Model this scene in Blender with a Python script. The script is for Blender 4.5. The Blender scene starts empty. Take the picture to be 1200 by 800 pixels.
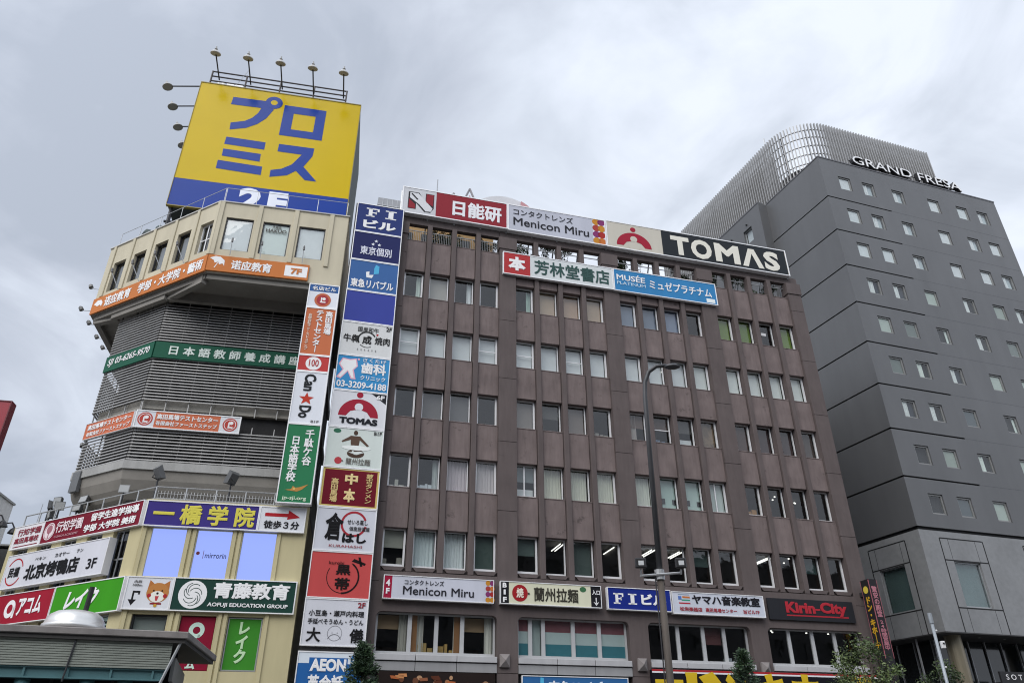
import bpy, math, random
from mathutils import Vector, Matrix
R = math.radians
sc = bpy.context.scene
col = sc.collection
rnd = random.Random(7)

# ------------------------------------------------------------------ camera, sky, sun, exposure
cam = bpy.data.cameras.new('camera')
cam.lens = 875.6 * 36 / 1200; cam.sensor_width = 36; cam.clip_start = 0.1; cam.clip_end = 6000
co = bpy.data.objects.new('camera', cam); col.objects.link(co)
_p, _r = R(29.42), R(-0.13)
_f = Vector((0, math.cos(_p), math.sin(_p))); _x0 = Vector((1, 0, 0)); _u0 = _x0.cross(_f)
_x = _x0 * math.cos(_r) + _u0 * math.sin(_r); _u = _u0 * math.cos(_r) - _x0 * math.sin(_r)
co.matrix_world = Matrix(((_x.x, _u.x, -_f.x, 0), (_x.y, _u.y, -_f.y, 0), (_x.z, _u.z, -_f.z, 1.6), (0, 0, 0, 1)))
sc.camera = co

SUN_EL, SUN_AZ = R(48), R(211)           # azimuth clockwise from +Y: behind the camera, a little to the left
world = bpy.data.worlds.new('World'); sc.world = world; world.use_nodes = True
nt = world.node_tree; N = nt.nodes; L = nt.links
N.clear()
out = N.new('ShaderNodeOutputWorld'); bg = N.new('ShaderNodeBackground'); bg.inputs['Strength'].default_value = 0.10
sky = N.new('ShaderNodeTexSky'); sky.sky_type = 'NISHITA'; sky.sun_disc = False
sky.sun_elevation = SUN_EL; sky.sun_rotation = SUN_AZ; sky.dust_density = 2.0
def wm(op, a, b=None, c=None):
    n = N.new('ShaderNodeMath'); n.operation = op
    for i, v in enumerate((a, b, c)):
        if v is None: continue
        if isinstance(v, (int, float)): n.inputs[i].default_value = v
        else: L.new(v, n.inputs[i])
    return n.outputs[0]
tc = N.new('ShaderNodeTexCoord'); sep = N.new('ShaderNodeSeparateXYZ'); L.new(tc.outputs['Generated'], sep.inputs[0])
zz = wm('ADD', wm('MAXIMUM', sep.outputs[2], 0.0), 0.32)
cmb = N.new('ShaderNodeCombineXYZ')
L.new(wm('DIVIDE', sep.outputs[0], zz), cmb.inputs[0]); L.new(wm('DIVIDE', sep.outputs[1], zz), cmb.inputs[1])
cmb.inputs[2].default_value = 3.4
def noise(scale, detail, rough, dist=0.0, off=(0, 0, 0)):
    mp = N.new('ShaderNodeMapping'); mp.inputs['Location'].default_value = off; L.new(cmb.outputs[0], mp.inputs[0])
    n = N.new('ShaderNodeTexNoise'); n.inputs['Scale'].default_value = scale; n.inputs['Detail'].default_value = detail
    n.inputs['Roughness'].default_value = rough; n.inputs['Distortion'].default_value = dist; L.new(mp.outputs[0], n.inputs['Vector'])
    return n.outputs[0]
n1 = noise(1.25, 6, 0.52, 0.35, (2.636, -5.265, 2.011)); n2 = noise(3.2, 8, 0.56, 0.6, (17.461, 15.813, 3.348))
cl = wm('ADD', wm('MULTIPLY', n1, 0.64), wm('MULTIPLY', n2, 0.36))
# the overcast thins towards the right of the view
cl = wm('ADD', cl, wm('MULTIPLY', sep.outputs[0], 0.10))
rmp = N.new('ShaderNodeValToRGB'); L.new(cl, rmp.inputs[0])
e = rmp.color_ramp.elements
e[0].position = 0.385; e[0].color = (0.43, 0.475, 0.56, 1)
e[1].position = 0.575; e[1].color = (0.81, 0.865, 0.97, 1)
m_ = e.new(0.45); m_.color = (0.525, 0.57, 0.66, 1)
m_ = e.new(0.51); m_.color = (0.65, 0.705, 0.80, 1)
# brighter towards the veiled sun
sd = Vector((math.sin(SUN_AZ) * math.cos(SUN_EL), math.cos(SUN_AZ) * math.cos(SUN_EL), math.sin(SUN_EL)))
dt = N.new('ShaderNodeVectorMath'); dt.operation = 'DOT_PRODUCT'; L.new(tc.outputs['Generated'], dt.inputs[0]); dt.inputs[1].default_value = sd
glow = wm('ADD', wm('MULTIPLY', wm('POWER', wm('MAXIMUM', dt.outputs['Value'], 0.0), 2.0), 5.9), 7.5)
vm = N.new('ShaderNodeVectorMath'); vm.operation = 'SCALE'; L.new(rmp.outputs[0], vm.inputs[0]); L.new(glow, vm.inputs['Scale'])
mix = N.new('ShaderNodeMix'); mix.data_type = 'RGBA'; mix.inputs[0].default_value = 0.95
L.new(sky.outputs[0], mix.inputs[6]); L.new(vm.outputs[0], mix.inputs[7]); L.new(mix.outputs[2], bg.inputs['Color'])
L.new(bg.outputs[0], out.inputs['Surface'])

sl = bpy.data.lights.new('sun', 'SUN'); sl.energy = 1.5; sl.angle = R(50); sl.color = (1.0, 0.96, 0.91)
so = bpy.data.objects.new('sun', sl); col.objects.link(so)
so.rotation_euler = (-sd).to_track_quat('-Z', 'Y').to_euler(); so.location = (0, -20, 60)
sc.cycles.filter_width = 1.1
vs = sc.view_settings; vs.view_transform = 'Standard'; vs.look = 'None'; vs.exposure = 0.62; vs.gamma = 1.0; vs.use_curve_mapping = False

# ------------------------------------------------------------------ materials
def s2l(c): return c / 12.92 if c <= 0.04045 else ((c + 0.055) / 1.055) ** 2.4
def hx(h, k=1.0):
    h = h.lstrip('#'); return tuple(min(0.82, s2l(int(h[i:i + 2], 16) / 255) * k) for i in (0, 2, 4))
MC = {}
def mat(key, rgb, rough=0.6, metal=0.0, amp=0.0, scale=3.0, streak=False, bump=0.0, spec=0.5, coat=0.0, emit=0.0, stain=0.0, tone=1.0):
    """a surface with slight procedural wear: amp is how much the tone varies, streak stretches it down the wall"""
    if key in MC: return MC[key]
    if isinstance(rgb, str):
        c_ = hx(rgb); sat = (max(c_) - min(c_)) / max(max(c_), 1e-4); rgb = hx(rgb, tone * (1.27 - 0.37 * sat))
    m = bpy.data.materials.new(key); m.use_nodes = True
    t = m.node_tree; b = t.nodes['Principled BSDF']
    b.inputs['Base Color'].default_value = (*rgb, 1); b.inputs['Roughness'].default_value = rough; b.inputs['Metallic'].default_value = metal
    b.inputs['Specular IOR Level'].default_value = spec
    if coat: b.inputs['Coat Weight'].default_value = coat; b.inputs['Coat Roughness'].default_value = 0.15
    if emit: b.inputs['Base Color'].default_value = (*[c * 0.08 for c in rgb], 1); b.inputs['Emission Color'].default_value = (*rgb, 1); b.inputs['Emission Strength'].default_value = emit
    if amp or bump:
        g = t.nodes.new('ShaderNodeTexCoord'); mp = t.nodes.new('ShaderNodeMapping'); t.links.new(g.outputs['Object'], mp.inputs[0])
        mp.inputs['Scale'].default_value = (1, 1, 0.16 if streak else 1)
        n = t.nodes.new('ShaderNodeTexNoise'); n.inputs['Scale'].default_value = scale; n.inputs['Detail'].default_value = 8; n.inputs['Roughness'].default_value = 0.62
        t.links.new(mp.outputs[0], n.inputs['Vector'])
        n2 = t.nodes.new('ShaderNodeTexNoise'); n2.inputs['Scale'].default_value = scale * 0.17; n2.inputs['Detail'].default_value = 3; t.links.new(g.outputs['Object'], n2.inputs['Vector'])
        ad = t.nodes.new('ShaderNodeMath'); ad.operation = 'ADD'; t.links.new(n.outputs[0], ad.inputs[0]); t.links.new(n2.outputs[0], ad.inputs[1])
        mr = t.nodes.new('ShaderNodeMapRange'); mr.inputs[1].default_value = 0.65; mr.inputs[2].default_value = 1.35
        mr.inputs[3].default_value = 1 - amp; mr.inputs[4].default_value = 1 + amp; t.links.new(ad.outputs[0], mr.inputs[0])
        mx = t.nodes.new('ShaderNodeVectorMath'); mx.operation = 'SCALE'; mx.inputs[0].default_value = rgb; t.links.new(mr.outputs[0], mx.inputs['Scale'])
        res = mx.outputs[0]
        if stain:                                             # sparse old damp patches and pits
            n3 = t.nodes.new('ShaderNodeTexNoise'); n3.inputs['Scale'].default_value = 2.3; n3.inputs['Detail'].default_value = 9; n3.inputs['Roughness'].default_value = 0.7; t.links.new(g.outputs['Object'], n3.inputs['Vector'])
            m3 = t.nodes.new('ShaderNodeMapRange'); m3.inputs[1].default_value = 0.60; m3.inputs[2].default_value = 0.70; m3.inputs[3].default_value = 1.0; m3.inputs[4].default_value = 1 - stain; t.links.new(n3.outputs[0], m3.inputs[0])
            x3 = t.nodes.new('ShaderNodeVectorMath'); x3.operation = 'SCALE'; t.links.new(res, x3.inputs[0]); t.links.new(m3.outputs[0], x3.inputs['Scale']); res = x3.outputs[0]
        if amp: t.links.new(res, b.inputs['Emission Color' if emit else 'Base Color'])
        if bump:
            bp = t.nodes.new('ShaderNodeBump'); bp.inputs['Strength'].default_value = bump; bp.inputs['Distance'].default_value = 0.02
            t.links.new(n.outputs[0], bp.inputs['Height']); t.links.new(bp.outputs[0], b.inputs['Normal'])
    MC[key] = m; return m
def glass(key, tint=(0.82, 0.86, 0.86), ior=1.6, rough=0.02):
    if key in MC: return MC[key]
    m = bpy.data.materials.new(key); m.use_nodes = True; t = m.node_tree; t.nodes.clear()
    o = t.nodes.new('ShaderNodeOutputMaterial'); tr = t.nodes.new('ShaderNodeBsdfTransparent'); gl = t.nodes.new('ShaderNodeBsdfGlossy')
    tr.inputs[0].default_value = (*tint, 1); gl.inputs['Roughness'].default_value = rough; lw = t.nodes.new('ShaderNodeLayerWeight'); lw.inputs[0].default_value = 0.5
    pw = t.nodes.new('ShaderNodeMath'); pw.operation = 'POWER'; t.links.new(lw.outputs['Facing'], pw.inputs[0]); pw.inputs[1].default_value = 4.0
    fr = t.nodes.new('ShaderNodeMath'); fr.operation = 'MULTIPLY_ADD'; t.links.new(pw.outputs[0], fr.inputs[0]); fr.inputs[1].default_value = 0.9; fr.inputs[2].default_value = 0.08
    # slightly wavy panes
    g = t.nodes.new('ShaderNodeTexCoord'); n = t.nodes.new('ShaderNodeTexNoise'); n.inputs['Scale'].default_value = 1.1; t.links.new(g.outputs['Object'], n.inputs['Vector'])
    bp = t.nodes.new('ShaderNodeBump'); bp.inputs['Strength'].default_value = 0.12; bp.inputs['Distance'].default_value = 0.05; t.links.new(n.outputs[0], bp.inputs['Height'])
    t.links.new(bp.outputs[0], gl.inputs['Normal'])
    mx = t.nodes.new('ShaderNodeMixShader'); t.links.new(fr.outputs[0], mx.inputs[0]); t.links.new(tr.outputs[0], mx.inputs[1]); t.links.new(gl.outputs[0], mx.inputs[2])
    t.links.new(mx.outputs[0], o.inputs['Surface']); MC[key] = m; return m
def leafmat(key, rgb):
    if key in MC: return MC[key]
    m = mat(key, rgb, 0.55, amp=0.45, scale=1.8)
    return m
ALU = mat('white aluminium', (0.80, 0.80, 0.81), 0.45, 0.1, amp=0.06, scale=2)
ALUD = mat('grey aluminium', (0.36, 0.37, 0.38), 0.4, 0.4, amp=0.08, scale=2)
STEEL = mat('galvanised steel', (0.42, 0.43, 0.44), 0.45, 0.6, amp=0.12, scale=4)
DARK = mat('dark painted steel', (0.035, 0.035, 0.04), 0.5, 0.2, amp=0.15)
BLACK = mat('black', (0.012, 0.012, 0.014), 0.6)
ROOM = mat('room lining', (0.09, 0.085, 0.08), 0.9)
LAMPW = mat('lit tube', (1, 0.97, 0.9), 0.5, emit=1.1)
GLASS = glass('window glass')
GLASSD = glass('dark window glass', (0.35, 0.38, 0.40))

# ------------------------------------------------------------------ mesh helpers
class Fr:
    """a facade frame: s runs along the wall, d out of it, z up"""
    def __init__(self, o, az):
        self.o = Vector((o[0], o[1], 0)); self.az = R(az)
        self.e = Vector((math.cos(self.az), math.sin(self.az), 0)); self.n = Vector((math.sin(self.az), -math.cos(self.az), 0))
    def __call__(self, s, d, z): return self.o + self.e * s + self.n * d + Vector((0, 0, z))
FI = Fr((0, 33.3), 14.97)
LF = Fr((-14.6865, 29.4625), 11.45)
LL = Fr((-14.6865, 29.4625), -28.3)
_c = LL(-8.45, 0, 0); LT = Fr((_c.x, _c.y), -78.1)
HF = Fr((22.753, 41.705), 18.14)
HS = Fr((22.753, 41.705), -68.0)
W = Fr((0, 0), 0)
XF = {}
class MB:
    def __init__(self): self.v = []; self.f = []
    def add(self, vs, fs):
        b = len(self.v); self.v += [Vector(v) for v in vs]; self.f += [tuple(b + i for i in f) for f in fs]
    def box(self, fr, s0, s1, d0, d1, z0, z1):
        P = [fr(s, d, z) for z in (z0, z1) for s, d in ((s0, d0), (s1, d0), (s1, d1), (s0, d1))]
        q = [(0, 1, 2, 3), (7, 6, 5, 4), (0, 4, 5, 1), (1, 5, 6, 2), (2, 6, 7, 3), (3, 7, 4, 0)]
        self.add(P, q if d1 > d0 else q); return self
    def quad(self, a, b, c, d): self.add((a, b, c, d), ((0, 1, 2, 3),)); return self
    def poly(self, pts): self.add(pts, (tuple(range(len(pts))),)); return self
    def prism(self, pts, z0, z1):
        n = len(pts); P = [Vector((p[0], p[1], z0)) for p in pts] + [Vector((p[0], p[1], z1)) for p in pts]
        self.add(P, [tuple(range(n))[::-1], tuple(range(n, 2 * n))] + [(i, (i + 1) % n, n + (i + 1) % n, n + i) for i in range(n)]); return self
    def extr(self, fr, pts, d0, d1):
        """outline in (s, z) pushed from depth d0 to d1"""
        n = len(pts); P = [fr(s, d1, z) for s, z in pts] + [fr(s, d0, z) for s, z in pts]
        self.add(P, [tuple(range(n)), tuple(range(n, 2 * n))[::-1]] + [(i, n + i, n + (i + 1) % n, (i + 1) % n) for i in range(n)]); return self
    def tube(self, pts, rad, n=8, cap=True):
        pts = [Vector(p) for p in pts]; rads = rad if isinstance(rad, (list, tuple)) else [rad] * len(pts)
        b = len(self.v); up = None
        for i, p in enumerate(pts):
            t = (pts[min(i + 1, len(pts) - 1)] - pts[max(i - 1, 0)]).normalized()
            if up is None: up = t.orthogonal().normalized()
            up = (up - t * up.dot(t)).normalized(); w = t.cross(up)
            for k in range(n):
                a = 2 * math.pi * k / n; self.v.append(p + (up * math.cos(a) + w * math.sin(a)) * rads[i])
        for i in range(len(pts) - 1):
            for k in range(n):
                self.f.append((b + i * n + k, b + i * n + (k + 1) % n, b + (i + 1) * n + (k + 1) % n, b + (i + 1) * n + k))
        if cap:
            self.f.append(tuple(b + k for k in range(n))[::-1]); e_ = b + (len(pts) - 1) * n; self.f.append(tuple(e_ + k for k in range(n)))
        return self
    def lathe(self, c, prof, n=24, axis=Vector((0, 0, 1))):
        axis = Vector(axis).normalized(); u = axis.orthogonal().normalized(); w = axis.cross(u); b = len(self.v); c = Vector(c)
        for r_, h in prof:
            for k in range(n):
                a = 2 * math.pi * k / n; self.v.append(c + axis * h + (u * math.cos(a) + w * math.sin(a)) * r_)
        for i in range(len(prof) - 1):
            for k in range(n): self.f.append((b + i * n + k, b + i * n + (k + 1) % n, b + (i + 1) * n + (k + 1) % n, b + (i + 1) * n + k))
        self.f.append(tuple(b + k for k in range(n))[::-1]); e_ = b + (len(prof) - 1) * n; self.f.append(tuple(e_ + k for k in range(n)))
        return self
    def holes(self, fr, s0, s1, z0, z1, d, th, hs):
        """a wall slab with rectangular openings hs = (s0, s1, z0, z1), reveals included"""
        S = sorted({s0, s1, *[h[0] for h in hs], *[h[1] for h in hs]}); Z = sorted({z0, z1, *[h[2] for h in hs], *[h[3] for h in hs]})
        S = [x for x in S if s0 - 1e-6 <= x <= s1 + 1e-6]; Z = [x for x in Z if z0 - 1e-6 <= x <= z1 + 1e-6]
        ho = lambda a, b: any(h[0] < a < h[1] and h[2] < b < h[3] for h in hs)
        ns, nz = len(S) - 1, len(Z) - 1
        solid = [[not ho((S[i] + S[i + 1]) / 2, (Z[j] + Z[j + 1]) / 2) for j in range(nz)] for i in range(ns)]
        idx = {}
        def V(i, j, k):
            if (i, j, k) not in idx: idx[(i, j, k)] = len(self.v); self.v.append(fr(S[i], d - th * k, Z[j]))
            return idx[(i, j, k)]
        for i in range(ns):
            for j in range(nz):
                if not solid[i][j]: continue
                self.f.append((V(i, j, 0), V(i + 1, j, 0), V(i + 1, j + 1, 0), V(i, j + 1, 0)))
                self.f.append((V(i, j, 1), V(i, j + 1, 1), V(i + 1, j + 1, 1), V(i + 1, j, 1)))
                if i == 0 or not solid[i - 1][j]: self.f.append((V(i, j, 1), V(i, j, 0), V(i, j + 1, 0), V(i, j + 1, 1)))
                if i == ns - 1 or not solid[i + 1][j]: self.f.append((V(i + 1, j, 0), V(i + 1, j, 1), V(i + 1, j + 1, 1), V(i + 1, j + 1, 0)))
                if j == 0 or not solid[i][j - 1]: self.f.append((V(i, j, 1), V(i + 1, j, 1), V(i + 1, j, 0), V(i, j, 0)))
                if j == nz - 1 or not solid[i][j + 1]: self.f.append((V(i, j + 1, 0), V(i + 1, j + 1, 0), V(i + 1, j + 1, 1), V(i, j + 1, 1)))
        return self
    def build(self, name, m, parent=None, loc=None, rz=0.0, smooth=False, bevel=0.0):
        if parent is not None: loc, rz = XF[parent.name]
        if loc is None:
            zs = min(v.z for v in self.v); xs = [v.x for v in self.v]; ys = [v.y for v in self.v]
            loc = Vector(((min(xs) + max(xs)) / 2, (min(ys) + max(ys)) / 2, zs))
        M = Matrix.Rotation(-rz, 3, 'Z'); loc = Vector(loc)
        me = bpy.data.meshes.new(name); me.from_pydata([M @ (v - loc) for v in self.v], [], self.f); me.materials.append(m)
        if smooth: me.polygons.foreach_set('use_smooth', [True] * len(me.polygons))
        o = bpy.data.objects.new(name, me); col.objects.link(o)
        if bevel:
            bv = o.modifiers.new('edge', 'BEVEL'); bv.width = bevel; bv.segments = 1; bv.limit_method = 'ANGLE'; bv.angle_limit = R(50)
        if parent is not None: o.parent = parent
        else: o.location = loc; o.rotation_euler = (0, 0, rz)
        XF[o.name] = (loc, rz); return o
def tag(o, label, cat, group=None):
    o['label'] = label; o['category'] = cat
    if group: o['group'] = group
    return o
def thing(name, label, cat, loc, rz=0.0, group=None):
    o = bpy.data.objects.new(name, None); o.empty_display_size = 0.3; col.objects.link(o); o.location = loc; o.rotation_euler = (0, 0, rz)
    XF[o.name] = (Vector(loc), rz); return tag(o, label, cat, group)
def struct(o): o['kind'] = 'structure'; return o
def stuff(o): o['kind'] = 'stuff'; return o

# ------------------------------------------------------------------ lettering
def text_mesh(body, bold=0.02, rot=0, thick=0.0, shear=0.0, vertical=False, italic=0.0):
    if vertical:
        body = '\n'.join(c for c in body.replace('ー', '｜'))
    c = bpy.data.curves.new('lettering', 'FONT'); c.body = body; c.size = 1; c.resolution_u = 3; c.fill_mode = 'FRONT'
    c.bevel_depth = bold; c.extrude = thick; c.bevel_resolution = 0; c.shear = italic
    if vertical: c.align_x = 'CENTER'; c.space_line = 0.96
    o = bpy.data.objects.new('lettering', c); col.objects.link(o)
    bpy.context.view_layer.update()
    me = bpy.data.meshes.new_from_object(o.evaluated_get(bpy.context.evaluated_depsgraph_get()))
    bpy.data.objects.remove(o); bpy.data.curves.remove(c)
    V_ = [v.co.copy() for v in me.vertices]; F_ = [tuple(p.vertices) for p in me.polygons]; bpy.data.meshes.remove(me)
    if rot: V_ = [Vector((v.y, -v.x, v.z)) for v in V_]        # reading downwards
    return V_, F_
def put_text(mb, fr, body, s0, s1, z0, z1, d, bold=0.02, depth=0.004, **k):
    V_, F_ = text_mesh(body, bold, **k)
    xs = [v.x for v in V_]; ys = [v.y for v in V_]; x0, x1, y0, y1 = min(xs), max(xs), min(ys), max(ys); zm = max(v.z for v in V_) or 1e-6
    sx = (s1 - s0) / max(x1 - x0, 1e-6); sy = (z1 - z0) / max(y1 - y0, 1e-6)
    mb.add([fr(s0 + (v.x - x0) * sx, d + v.z / zm * depth, z0 + (v.y - y0) * sy) for v in V_], F_)
def disc(mb, fr, s, z, r_, d, n=28, rz=None):
    rz = rz or r_; mb.poly([fr(s + r_ * math.cos(2 * math.pi * k / n), d, z + rz * math.sin(2 * math.pi * k / n)) for k in range(n)])
def arc(mb, fr, s, z, r0, r1, a0, a1, d, n=24):
    P = [(s + r_ * math.cos(a), z + r_ * math.sin(a)) for i in range(n + 1) for a in (R(a0 + (a1 - a0) * i / n),) for r_ in (r0, r1)]
    for i in range(n): mb.quad(*[fr(P[j][0], d, P[j][1]) for j in (2 * i, 2 * i + 1, 2 * i + 3, 2 * i + 2)])
def sign(name, label, fr, s0, s1, z0, z1, d, color, T=(), E=(), th=0.12, rim='white aluminium', rimw=0.045, group=None, emit=0.0, rough=0.5, cat='sign'):
    """a sign box: panel + frame + lettering + emblem shapes.  T: (text, u0, u1, v0, v1, colour, bold, {opts}); E: (kind, colour, layer, args) in 0..1 of the panel"""
    c = fr((s0 + s1) / 2, d - th, z0)
    mb = MB(); mb.box(fr, s0 + 0.01, s1 - 0.01, d - th, d, z0 + 0.01, z1 - 0.01)
    m = mat('panel ' + color, color, rough, amp=0.10, scale=1.2, streak=True, spec=0.12, emit=emit)
    o = mb.build(name, m, loc=c, rz=fr.az); tag(o, label, cat, group)
    if rimw:
        fm = MB()
        for a in ((s0, s1, z1 - rimw, z1), (s0, s1, z0, z0 + rimw), (s0, s0 + rimw, z0 + rimw, z1 - rimw), (s1 - rimw, s1, z0 + rimw, z1 - rimw)):
            fm.box(fr, a[0], a[1], d - th - 0.005, d + 0.02, a[2], a[3])
        fm.build('frame', MC[rim], o)
    w, h = s1 - s0, z1 - z0; U = lambda u: s0 + w * u; Vv = lambda v: z0 + h * v
    by = {}
    for kind, cl_, lay, a in E:
        mb = by.setdefault(cl_, MB()); dd = d + 0.003 + 0.003 * lay
        if kind == 'rect': mb.quad(fr(U(a[0]), dd, Vv(a[2])), fr(U(a[1]), dd, Vv(a[2])), fr(U(a[1]), dd, Vv(a[3])), fr(U(a[0]), dd, Vv(a[3])))
        elif kind == 'disc': disc(mb, fr, U(a[0]), Vv(a[1]), a[2] * h, dd, rz=(a[3] * h if len(a) > 3 else None))
        elif kind == 'arc': arc(mb, fr, U(a[0]), Vv(a[1]), a[2] * h, a[3] * h, a[4], a[5], dd)
        elif kind == 'poly': mb.poly([fr(U(u), dd, Vv(v)) for u, v in a])
    for cl_, mb in by.items(): mb.build('emblem', mat('paint ' + cl_, cl_, 0.5, spec=0.12, amp=0.03, emit=emit), o)
    for t in T:
        mb = MB(); k = t[7] if len(t) > 7 else {}
        put_text(mb, fr, t[0], U(t[1]), U(t[2]), Vv(t[3]), Vv(t[4]), d + 0.018, t[6], **k)
        mb.build('lettering', mat('paint ' + t[5], t[5], 0.5, spec=0.12, amp=0.03, emit=emit), o)
    return o
# ------------------------------------------------------------------ ground, road, pavement
g = MB(); g.quad(Vector((-1500, -1500, 0)), Vector((1500, -1500, 0)), Vector((1500, 1500, 0)), Vector((-1500, 1500, 0)))
struct(g.build('ground', mat('plaza paving', (0.085, 0.082, 0.08), 0.85, amp=0.2, scale=0.6, bump=0.2), loc=(0, 0, 0)))
g = MB(); g.box(FI, -40, 60, 4.5, 14, 0.002, 0.006); struct(g.build('road', mat('asphalt', (0.05, 0.05, 0.052), 0.85, amp=0.25, scale=2.5, bump=0.3)))
g = MB(); g.box(FI, -40, 60, 0.6, 4.3, 0.0, 0.13); struct(g.build('pavement', mat('paving slabs', (0.16, 0.155, 0.15), 0.8, amp=0.15, scale=2)))
g = MB(); g.box(FI, -40, 60, 4.3, 4.5, 0.0, 0.15); struct(g.build('kerb', mat('kerb stone', (0.35, 0.34, 0.33), 0.8, amp=0.15)))
g = MB()
for i in range(24): g.box(FI, -38 + i * 4, -36 + i * 4, 9.2, 9.35, 0.0068, 0.0098)
struct(g.build('road_marking', mat('road paint', (0.75, 0.75, 0.73), 0.7, amp=0.1)))

# ------------------------------------------------------------------ brown office building
CONC = mat('brown concrete', (0.110, 0.089, 0.086), 0.8, amp=0.17, scale=4.5, streak=True, bump=0.2, spec=0.25, stain=0.2)
SPAN = mat('pinkish brown spandrel', (0.172, 0.136, 0.130), 0.8, amp=0.24, scale=6.0, streak=True, bump=0.25, spec=0.25, stain=0.45)
ob = thing('office_building', 'brown concrete office block covered in shop signs, with rows of narrow windows between ribs', 'office building', FI(5.7, 0, 0), FI.az)
BAY = [-5.72 + 5.95 * k for k in range(4)]; BL = 5.05; WW = 1.04; WP = (BL - WW) / 3
TOPS = [23.95, 20.62, 17.29, 13.92, 10.50]; SILL = [22.36, 19.02, 15.72, 12.33, 8.89]
DW = -0.41
# shell: sides, back, floors and inner walls
m = MB()
m.box(FI, -6.6, -6.35, -13, -0.05, 0, 25.3); m.box(FI, 17.8, 18.05, -13, -0.05, 0, 25.3); m.box(FI, -6.35, 17.8, -13, -12.7, 0, 25.3)
for z in (4.3, 7.55, 10.95, 14.35, 17.7, 21.05, 24.4): m.box(FI, -6.35, 17.8, -12.7, -0.47, z, z + 0.22)
m.box(FI, -6.35, 17.8, -5.2, -5.0, 0, 25.0)
m.box(FI, -6.35, 17.8, -12.7, -0.47, 25.05, 25.3)
m.build('wall', mat('office plaster', (0.10, 0.095, 0.09), 0.9, amp=0.1), ob)
m = MB()
for k in range(3):
    s = BAY[k] + BL + 0.45
    m.box(FI, s - 0.06, s + 0.06, -5, -0.47, 4.55, 24.3)
m.build('partition', ROOM, ob)
# pillars with a joint at every storey
def pillar(s0, s1):
    m = MB(); m.box(FI, s0 + 0.02, s1 - 0.02, -0.46, -0.03, 0, 26.9)
    z = 0.0; js = [4.8] + [8.2 + 3.35 * k for k in range(6)]
    for j in js + [26.15]:
        m.box(FI, s0, s1, -0.45, 0.0, z + (0.012 if z else 0), j - 0.012); z = j
    m.box(FI, s0 - 0.05, s1 + 0.05, -0.5, 0.05, 26.15, 26.9)
    m.build('pillar', CONC, ob)
pillar(-6.6, -5.72)
for k in range(4): pillar(BAY[k] + BL, BAY[k] + (5.95 if k < 3 else 5.92))
for k in range(4):
    for i in range(3):
        s = BAY[k] + WW + i * WP; m = MB(); m.box(FI, s + 0.02, s + WP - WW - 0.02, -0.44, -0.01, 8.63, 26.96); m.build('rib', CONC, ob, bevel=0.02)
    for i in range(4):
        s = BAY[k] + i * WP
        for z0, z1 in [(TOPS[0], 25.9)] + [(TOPS[r + 1], SILL[r]) for r in range(4)]:
            m = MB(); m.box(FI, s, s + WW, -0.42, -0.15, z0, z1); m.box(FI, s + 0.01, s + WW - 0.01, -0.30, -0.13, z1 - 0.05, z1 + 0.006)
            m.build('spandrel', SPAN, ob, bevel=0.015)
    # the plain band carrying the signs, with rounded corners above the second floor openings
    b0, b1 = BAY[k], BAY[k] + BL
    r_ = 0.22; pts = [(b0, 8.62), (b0, 7.02 - r_)] + [(b0 + r_ - r_ * math.cos(a), 7.02 - r_ + r_ * math.sin(a)) for a in (R(20), R(45), R(70))]
    pts += [(b0 + r_, 7.02), (b1 - r_, 7.02)] + [(b1 - r_ + r_ * math.cos(a), 7.02 - r_ + r_ * math.sin(a)) for a in (R(70), R(45), R(20))] + [(b1, 7.02 - r_), (b1, 8.62)]
    m = MB(); m.extr(FI, pts[::-1], -0.44, -0.004); m.box(FI, b0, b1, -0.43, -0.13, 8.62, SILL[4] - 0.05)
    # sloping lip under each third floor window
    for i in range(4):
        s = BAY[k] + i * WP; m.extr(FI, [(s + 0.02, SILL[4] - 0.07), (s + WW - 0.02, SILL[4] - 0.07), (s + WW - 0.16, 8.66), (s + 0.16, 8.66)], -0.13, -0.02)
    m.build('sign_band', CONC, ob)
    m = MB(); m.box(FI, b0 - 0.88, b1 + (0.0 if k < 3 else 0.9), -0.44, -0.155, 26.97, 27.44); m.build('lintel', CONC, ob)
    # pale ledge and grey panels under the second floor
    for i in range(3):
        a = b0 + 0.0 + i * BL / 3; m = MB(); m.box(FI, a + 0.012, a + BL / 3 - 0.012, -0.43, 0.10, 5.17, 5.40); m.build('ledge', mat('pale ledge', (0.42, 0.42, 0.43), 0.6, amp=0.12, streak=True), ob, bevel=0.012)
        m = MB(); m.box(FI, a + 0.012, a + BL / 3 - 0.012, -0.43, 0.04, 4.80, 5.13); m.build('fascia_panel', mat('grey fascia', (0.27, 0.27, 0.275), 0.6, amp=0.12, streak=True), ob)
    # ground floor shopfront, below the photograph
    m = MB()
    for i in range(5): m.box(FI, b0 + i * (BL - 0.08) / 4, b0 + 0.08 + i * (BL - 0.08) / 4, -0.4, -0.3, 0.13, 4.2)
    m.box(FI, b0, b1, -0.4, -0.3, 4.2, 4.8); m.build('shopfront', DARK, ob)
    m = MB(); m.box(FI, b0, b1, -0.37, -0.35, 0.13, 4.2); m.build('shop_glass', GLASSD, ob)
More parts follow.
